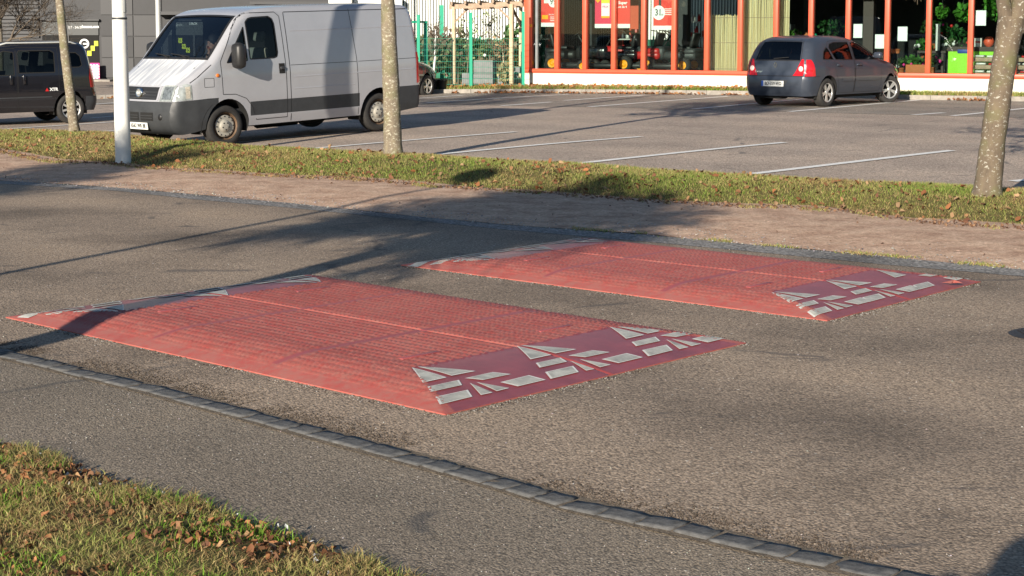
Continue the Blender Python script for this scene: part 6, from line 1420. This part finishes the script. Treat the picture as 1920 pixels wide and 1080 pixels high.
MB().bar(Vector((lb_.x + .3, lb_.y + 2.3, ztl)) - o3, Vector((rb_.x + .2, rb_.y + 2.3, ztr + .02)) - o3, .06, .12).build('beam', M['woodd'], T)
for f in np.linspace(.03, .97, 6):
    q = Vector((lb_.x, lb_.y, ztl + .09)).lerp(Vector((rb_.x, rb_.y, ztr + .11)), f) - o3; MB().bar(q - Vector((0, .2, 0)), q + Vector((.2, 2.6, 0)), .05, .08).build('rafter', M['woodd'], T)
for q, sx_ in ((loc3(pl, ztl), 1), (loc3(pr, ztr), -1)): MB().bar(q + Vector((0, 0, -.42)), q + Vector((.36 * sx_, 0, -.06)), .05, .05).build('brace', M['woodd'], T)
q = loc3(pr, ztr); MB().bar(q + Vector((0.02, 0, -.08)), q + Vector((.25, 1.0, -.55)), .05, .05).build('brace', M['woodd'], T)
# green mesh fence
fp = [P3(785, 159, 41.6), P3(883, 158, 41.6), P3(981, 160, 41.6)]; tz_ = [P3(785, 29, 41.6).z, P3(883, 25, 41.6).z, P3(981, 23, 41.6).z]
T = thing('mesh_fence', 'green wire mesh fence with square posts in front of the yard', 'fence', (fp[0].x, fp[0].y, 0)); o3 = Vector((fp[0].x, fp[0].y, 0))
for q, t_ in zip(fp, tz_): MB().box((q.x - o3.x, 0, (vz(q.x, q.y) + t_) / 2), (.075, .075, t_ - vz(q.x, q.y))).box((q.x - o3.x, 0, t_ + .01), (.085, .085, .02)).build('post', M['green'], T)
MB().box((fp[0].x - o3.x + .16, .35, (.2 + tz_[0] - .18) / 2), (.09, .09, tz_[0] - .38)).build('post', M['green'], T); MB().bar((-.28, .02, tz_[0] - .16), (.2, .3, tz_[0] - .16), .05, .05).build('rail', M['green'], T)
for q, r2 in zip(fp, fp[1:]):
    m = MB(); x0, x1 = q.x - o3.x + .04, r2.x - o3.x - .04; nz_ = 9; zt0 = tz_[1] - .62
    for k_ in range(int((x1 - x0) / .05) + 1): x = x0 + k_ * .05; m.box((x, 0, (zt0 + .25) / 2), (.003, .003, zt0 - .25))
    for z in np.linspace(.28, zt0, nz_): m.box(((x0 + x1) / 2, -.006, z), (x1 - x0, .005, .006))
    m.build('mesh_panel', M['greenwire'], T)
a = P3(852, 40, 50); T = thing('fence_post', 'single green post standing against the corrugated hall', 'post', (a.x - .4, 50.5, vz(a.x, 50.5))); MB().box((0, 0, 1.0), (.12, .08, P3(840, 44, 52).z - .2 + .8)).build('post_shaft', M['green'], T)
# ------------------------------------------------------------------ dark shop on the left
DY = 54.6
def dx(u, y=DY): return aty(u, 55, y).x
def dzv(v, y=DY): return aty(960, v, y).z
zb = -.04
D_ = thing('dark_shop', 'long anthracite clad shop building on the left', 'building', (dx(0), DY, zb))
X0 = dx(0)
def dbox(name, m, u0, u1, v0, v1, y0=0, y1=.1, par=D_, bev=0, top=None): 
    z1 = dzv(v0) - zb if top is None else top; z0 = dzv(v1) - zb
    return MB().box(((dx(u0) + dx(u1)) / 2 - X0, (y0 + y1) / 2, (z0 + z1) / 2), (dx(u1) - dx(u0), y1 - y0, z1 - z0), bev=bev).build(name, m, par)
dbox('facade_wall', M['anth'], -700, 757, 0, 149.9, .0, 9, top=5.6)
# cladding joints as shallow raised cassettes
for u0, u1 in [(190, 212), (213, 250), (251, 304), (-560, -420), (-419, -280), (-279, -140), (-139, 0)]:
    for v0, v1 in [(-70, -42), (-41, -12), (-11, 28), (29, 68), (69, 108), (109, 146)]: dbox('cassette', M['anth2' if (u0 + v0) % 3 else 'anth'], u0, u1 - .6, v0, v1 - .6, -.035, -.001)
for v in range(-60, 70, 7): dbox('louvre', M['anth2'], 0, 74, v, v + 4.5, -.07, -.001)
for u0, u1 in [(78, 188), (314, 475)]:
    dbox('door_surround', M['anth2'], u0, u1, 36, 39, -.16, -.001); dbox('transom_panel', plain('transom_grey', (.055, .06, .062), .35), u0 + 1, u1 - 3, 39.2, 66, -.05, -.001)
    dbox('door_glass', M['under'], u0 + 1, u1 - 3, 67, 149, -.02, -.001); dbox('door_frame', M['anth2'], u0 + 48, u0 + 52, 66, 149, -.06, -.021)
dbox('canopy', M['anth2'], 300, 480, 22, 28, -.6, -.001); dbox('canopy', M['anth2'], 478, 622, 4, 9, -1.0, -.001); dbox('canopy', M['galv'], 668, 757, -1, 11, -.8, -.001); dbox('light_panel', M['white'], 624, 666, -6, 7.5, -1.2, -.001)
def dsign(u, v, body, size, sq=1.0, bold=.0): return text('lettering', body, size, M['paper'], Matrix.Translation((dx(u) - X0, -.056, dzv(v) - zb)) @ Matrix.Rotation(R(90), 4, 'X'), D_, .002, bold=bold, squeeze=sq)
dsign(142, 51.5, '7j/7 - 24h/24', .115, .8); dsign(169.5, 50, 'chaussea.com', .135, .80, .004)
dsign(338, 47, 'JEUDI -', .10, .8); dsign(363, 44.5, '24h/24', .12, .8, .003)
G2 = 'yellow stickers on the dark shop door'
for i, (u, v, lb) in enumerate([(167, 100, 'lowest yellow sticker of the three on the left door'), (173.5, 90.5, 'middle yellow sticker of the three on the left door'), (180, 81.5, 'highest yellow sticker of the three on the left door'), (338, 76, 'highest yellow sticker seen through the van windscreen'), (344.5, 87, 'middle yellow sticker seen through the van windscreen'), (352, 94, 'lowest yellow sticker seen through the van windscreen')]):
    T = thing('door_sticker', lb, 'sticker', (dx(u), DY - .03, dzv(v)), 0, G2); MB().box((0, 0, 0), (.125, .006, .16)).build('sheet', M['lemon'], T); text('lettering', '%', .10, M['ink'], Matrix.Translation((0, -.004, 0)) @ Matrix.Rotation(R(90), 4, 'X'), T, .001)
T = thing('round_logo', 'white ring shaped logo on the dark shop door', 'logo', (dx(158), DY - .03, dzv(82))); MB().lathe([(.10, -.005), (.16, -.005), (.16, .005), (.10, .005), (.10, -.005)], 32, 0, Matrix.Rotation(R(90), 4, 'X')).build('ring', M['paper'], T); MB().box((.02, 0, -.0), (.13, .01, .05)).build('bar', M['paper'], T)
T = thing('checker_display', 'pink and white checked display panel beside the dark shop door', 'display', (dx(181), DY - .35, zb)); H_ = dzv(118, DY - .3) - zb; m = MB().box((0, .03, H_ / 2), (.30, .05, H_), 0)
for i in range(6):
    for j in range(12):
        if (i + j) % 2: m.box((-.125 + i * .05, -.002, .06 + j * (H_ - .08) / 12), (.05, .012, (H_ - .08) / 12), 1)
m.build('panel', [M['magenta'], M['paper']], T)
T = thing('door_step', 'low pale concrete step at the foot of the dark shop door', 'step', (dx(195), DY - .8, zb - .0)); MB().box((0, 0, .04), (.9, .9, .09), bev=.01).build('slab', M['kerb'], T)
# ------------------------------------------------------------------ wood behind the viewer: what the glass and paint reflect
n = 26000; tx = rng.uniform(-120, 120, n); base_h = 9.5 + 2.2 * np.sin(tx * .21) + 1.6 * np.sin(tx * .53 + 1) + 1.2 * np.sin(tx * 1.3); tz = rng.random(n) ** .8 * base_h; ty = -75 + rng.normal(0, 2.0, n)
leaves('far_wood', tx, ty, tz, rng.uniform(1.2, 2.6, n), M['leafg'], np.array([[.035, .045, .02]]) * rng.uniform(.4, 1.6, (n, 1)), flat=1.2)
# ------------------------------------------------------------------ people
def skinned(name, joints, edges, radii, m, parent=None, sub=2, root=0):
    me = bpy.data.meshes.new(name); me.from_pydata(joints, edges, []); o = bpy.data.objects.new(name, me); col.objects.link(o)
    sk = o.modifiers.new('s', 'SKIN'); sk.use_smooth_shade = True
    lay = me.skin_vertices[0]
    for i, r in enumerate(radii): lay.data[i].radius = (r, r) if not hasattr(r, '__len__') else r
    lay.data[root].use_root = True
    sb = o.modifiers.new('b', 'SUBSURF'); sb.levels = sub
    dg = bpy.context.evaluated_depsgraph_get(); new = bpy.data.meshes.new_from_object(o.evaluated_get(dg)); bpy.data.objects.remove(o); bpy.data.meshes.remove(me)
    new.name = name; new.materials.clear(); new.materials.append(m)
    for p in new.polygons: p.use_smooth = True
    return finish(name, new, parent)

def hand(parent, wrist, d, up, r=1.0, curl=.5):
    """palm with four bent fingers and a thumb; d = pointing direction, up = back of the hand"""
    d = Vector(d).normalized(); x = d.cross(Vector(up)).normalized(); u = x.cross(d); w_ = Vector(wrist)
    def P(a, b, c): return tuple(w_ + d * a + x * b + u * c)
    J = [P(0, 0, 0), P(.045, 0, 0)]; E_ = [(0, 1)]; Rr = [.021, .026]
    for k, (b, L) in enumerate([(-.030, .060), (-.010, .072), (.010, .068), (.030, .054)]):
        i = len(J); J += [P(.085, b, 0), P(.085 + L * .5, b * 1.1, -L * .15 * curl), P(.085 + L * .8, b * 1.1, -L * .55 * curl), P(.085 + L * .95, b * 1.1, -L * .9 * curl)]; E_ += [(1, i), (i, i + 1), (i + 1, i + 2), (i + 2, i + 3)]; Rr += [.012, .0095, .0085, .0075]
    i = len(J); J += [P(.03, -.040, -.01), P(.060, -.058, -.02), P(.085, -.060, -.03)]; E_ += [(0, i), (i, i + 1), (i + 1, i + 2)]; Rr += [.013, .011, .009]
    return J, E_, Rr
def person(label, loc, rz, J, cloth, hands, head, facing, scale=1.0, shoes=True):
    """J: joints dict; one continuous skin body, clothes as children"""
    T = thing('person', label, 'person', loc, rz); T.scale = (scale,) * 3
    names = list(J); idx = {k: i for i, k in enumerate(names)}; pts = [J[k][0] for k in names]; rad = [J[k][1] for k in names]; E_ = [(idx[k], idx[J[k][2]]) for k in names if J[k][2]]
    for wn_, d, up in hands:
        hj, he, hr = hand(None, J[wn_][0], d, up); b = len(pts); pts += hj[1:]; rad += hr[1:]
        E_ += [((idx[wn_] if a == 0 else b + a - 1), (idx[wn_] if c == 0 else b + c - 1)) for a, c in he]
    body = skinned('body', pts, E_, rad, M['skin'], T, 2, idx['pelvis'])
    f = Vector(facing).normalized(); rt_ = f.cross(Vector((0, 0, 1))).normalized(); h = Vector(head); A = Matrix(((rt_.x, f.x, 0, h.x), (rt_.y, f.y, 0, h.y), (0, 0, 1, h.z), (0, 0, 0, 1))); up = Vector((0, 0, 1)) if abs(f.z) < .01 else rt_.cross(f)
    A = Matrix(((rt_.x, f.x, up.x, h.x), (rt_.y, f.y, up.y, h.y), (rt_.z, f.z, up.z, h.z), (0, 0, 0, 1)))
    hd_ = MB().ball((0, 0, 0), .098, 0, A, 20, (.80, 1.0, 1.18)).ball((0, .045, -.055), .062, 0, A, 14, (.85, .9, .9))
    hd_.add([(-.014, .088, -.02), (.014, .088, -.02), (0, .118, -.022), (0, .092, .025)], [(0, 1, 2), (0, 2, 3), (1, 3, 2)], 0, False, A)
    for sx_ in (1, -1): hd_.ball((.078 * sx_, -.005, -.015), .026, 0, A, 10, (.35, .8, 1.2)); hd_.ball((.030 * sx_, .083, .004), .012, 1, A, 8, (1.1, .5, .6)); hd_.box((.030 * sx_, .088, .026), (.036, .008, .006), 2, A)
    hd_.box((0, .094, -.058), (.046, .012, .010), 3, A)
    hd_.build('head', [M['skin'], M['ink'], M['hair'], M['redp']], T)
    MB().ball((0, -.014, .022), .106, 0, A, 20, (.84, .98, 1.12)).build('hair', M['hair'], T)
    for nm, keys, m, grow in cloth:
        ks = [k for k in names if k in keys]; ii = {k: i for i, k in enumerate(ks)}; ed = [(ii[k], ii[J[k][2]]) for k in ks if J[k][2] in ii]; rr = []
        for k in ks:
            r = J[k][1]; rr.append((r[0] + grow, r[1] + grow) if hasattr(r, '__len__') else r + grow)
        skinned(nm, [J[k][0] for k in ks], ed, rr, m, T, 2, 0)
    return T
# driver leaning on his hand behind the windscreen (sits in the van)
vm = van.matrix_basis.copy() if hasattr(van, 'matrix_basis') else van.matrix_world
J = {'pelvis': ((-.78, .40, .98), (.17, .13), None), 'waist': ((-.72, .38, 1.12), (.15, .12), 'pelvis'), 'chest': ((-.60, .33, 1.34), (.17, .12), 'waist'), 'neckb': ((-.50, .28, 1.50), (.07, .07), 'chest'), 'neck': ((-.45, .26, 1.57), (.052, .052), 'neckb'),
     'shl': ((-.56, .50, 1.44), .065, 'chest'), 'ell': ((-.36, .60, 1.26), .048, 'shl'), 'wrl': ((-.16, .52, 1.34), .028, 'ell'),
     'shr': ((-.56, .14, 1.44), .065, 'chest'), 'elr': ((-.36, .06, 1.32), .048, 'shr'), 'wrr': ((-.35, .17, 1.50), .028, 'elr'),
     'hipl': ((-.70, .50, .95), .09, 'pelvis'), 'knl': ((-.30, .54, 1.00), .066, 'hipl'), 'anl': ((-.12, .54, .66), .045, 'knl'), 'hipr': ((-.70, .30, .95), .09, 'pelvis'), 'knr': ((-.30, .26, 1.00), .066, 'hipr'), 'anr': ((-.12, .26, .66), .045, 'knr')}
dr_ = person('dark haired driver behind the van windscreen resting a cheek on one hand', (0, 0, 0), 0, J, [('jacket', {'pelvis', 'waist', 'chest', 'neckb', 'shl', 'ell', 'shr', 'elr'}, M['jacket'], .012), ('trousers', {'pelvis', 'hipl', 'knl', 'anl', 'hipr', 'knr', 'anr'}, M['jeans'], .012)],
             [('wrl', (.6, .0, .5), (0, .6, .6)), ('wrr', (.30, .05, .9), (.2, -1, .1))], (-.38, .24, 1.66), (.93, -.25, -.28))
dr_.matrix_basis = Matrix.Translation(van.location) @ van.rotation_euler.to_matrix().to_4x4() @ Matrix.Diagonal((.885 * 1.0, .885, .885, 1))
# the photographer behind the camera, whose shadow touches the lower right corner
J = {'pelvis': ((0, 0, .98), (.16, .12), None), 'waist': ((0, .0, 1.12), (.14, .11), 'pelvis'), 'chest': ((0, .0, 1.34), (.17, .12), 'waist'), 'neckb': ((0, .01, 1.50), .07, 'chest'), 'neck': ((0, .02, 1.57), .055, 'neckb'),
     'shl': ((-.19, .0, 1.45), .065, 'chest'), 'ell': ((-.26, .16, 1.24), .048, 'shl'), 'wrl': ((-.12, .36, 1.44), .028, 'ell'), 'shr': ((.19, .0, 1.45), .065, 'chest'), 'elr': ((.26, .16, 1.24), .048, 'shr'), 'wrr': ((.12, .36, 1.44), .028, 'elr'),
     'hipl': ((-.10, 0, .92), .09, 'pelvis'), 'knl': ((-.12, .02, .50), .062, 'hipl'), 'anl': ((-.13, 0, .09), .042, 'knl'), 'toel': ((-.14, .15, .04), .036, 'anl'), 'hipr': ((.10, 0, .92), .09, 'pelvis'), 'knr': ((.12, .02, .50), .062, 'hipr'), 'anr': ((.13, 0, .09), .042, 'knr'), 'toer': ((.14, .15, .04), .036, 'anr')}
person('person in a dark jacket standing on the pavement behind the viewpoint', (-.69, -.11, 0.0), R(-3), J, [('jacket', {'pelvis', 'waist', 'chest', 'neckb', 'shl', 'ell', 'shr', 'elr'}, M['jacket'], .016), ('trousers', {'pelvis', 'hipl', 'knl', 'anl', 'hipr', 'knr', 'anr'}, M['jeans'], .014)],
       [('wrl', (.5, .5, .6), (-.6, .6, 0)), ('wrr', (-.5, .5, .6), (.6, .6, 0))], (0, .035, 1.67), (0, 1, -.05), 1.03)

# somebody standing on the far side of the van, one boot showing below the sill
pf = lot(478, 239.5)
J2 = {k: ((Vector(v[0]) * 1.0)[:] if False else v[0], v[1], v[2]) for k, v in J.items()}
J2['ell'] = ((-.27, .02, 1.18), .046, 'shl'); J2['wrl'] = ((-.27, .08, .94), .028, 'ell'); J2['elr'] = ((.27, .02, 1.18), .046, 'shr'); J2['wrr'] = ((.27, .08, .94), .028, 'elr')
person('person hidden behind the van with only a dark boot showing under it', (pf.x, pf.y + .12, zlot(pf.x, pf.y) + .01), R(-100), J2, [('jacket', {'pelvis', 'waist', 'chest', 'neckb', 'shl', 'ell', 'shr', 'elr'}, M['jacket'], .016), ('trousers', {'pelvis', 'hipl', 'knl', 'anl', 'hipr', 'knr', 'anr'}, M['jeans'], .014), ('left_boot', {'anl', 'toel'}, M['boot'], .014), ('right_boot', {'anr', 'toer'}, M['boot'], .014)],
       [('wrl', (0, .2, -1), (-1, 0, 0)), ('wrr', (0, .2, -1), (1, 0, 0))], (0, .035, 1.67), (0, 1, -.1), .92)
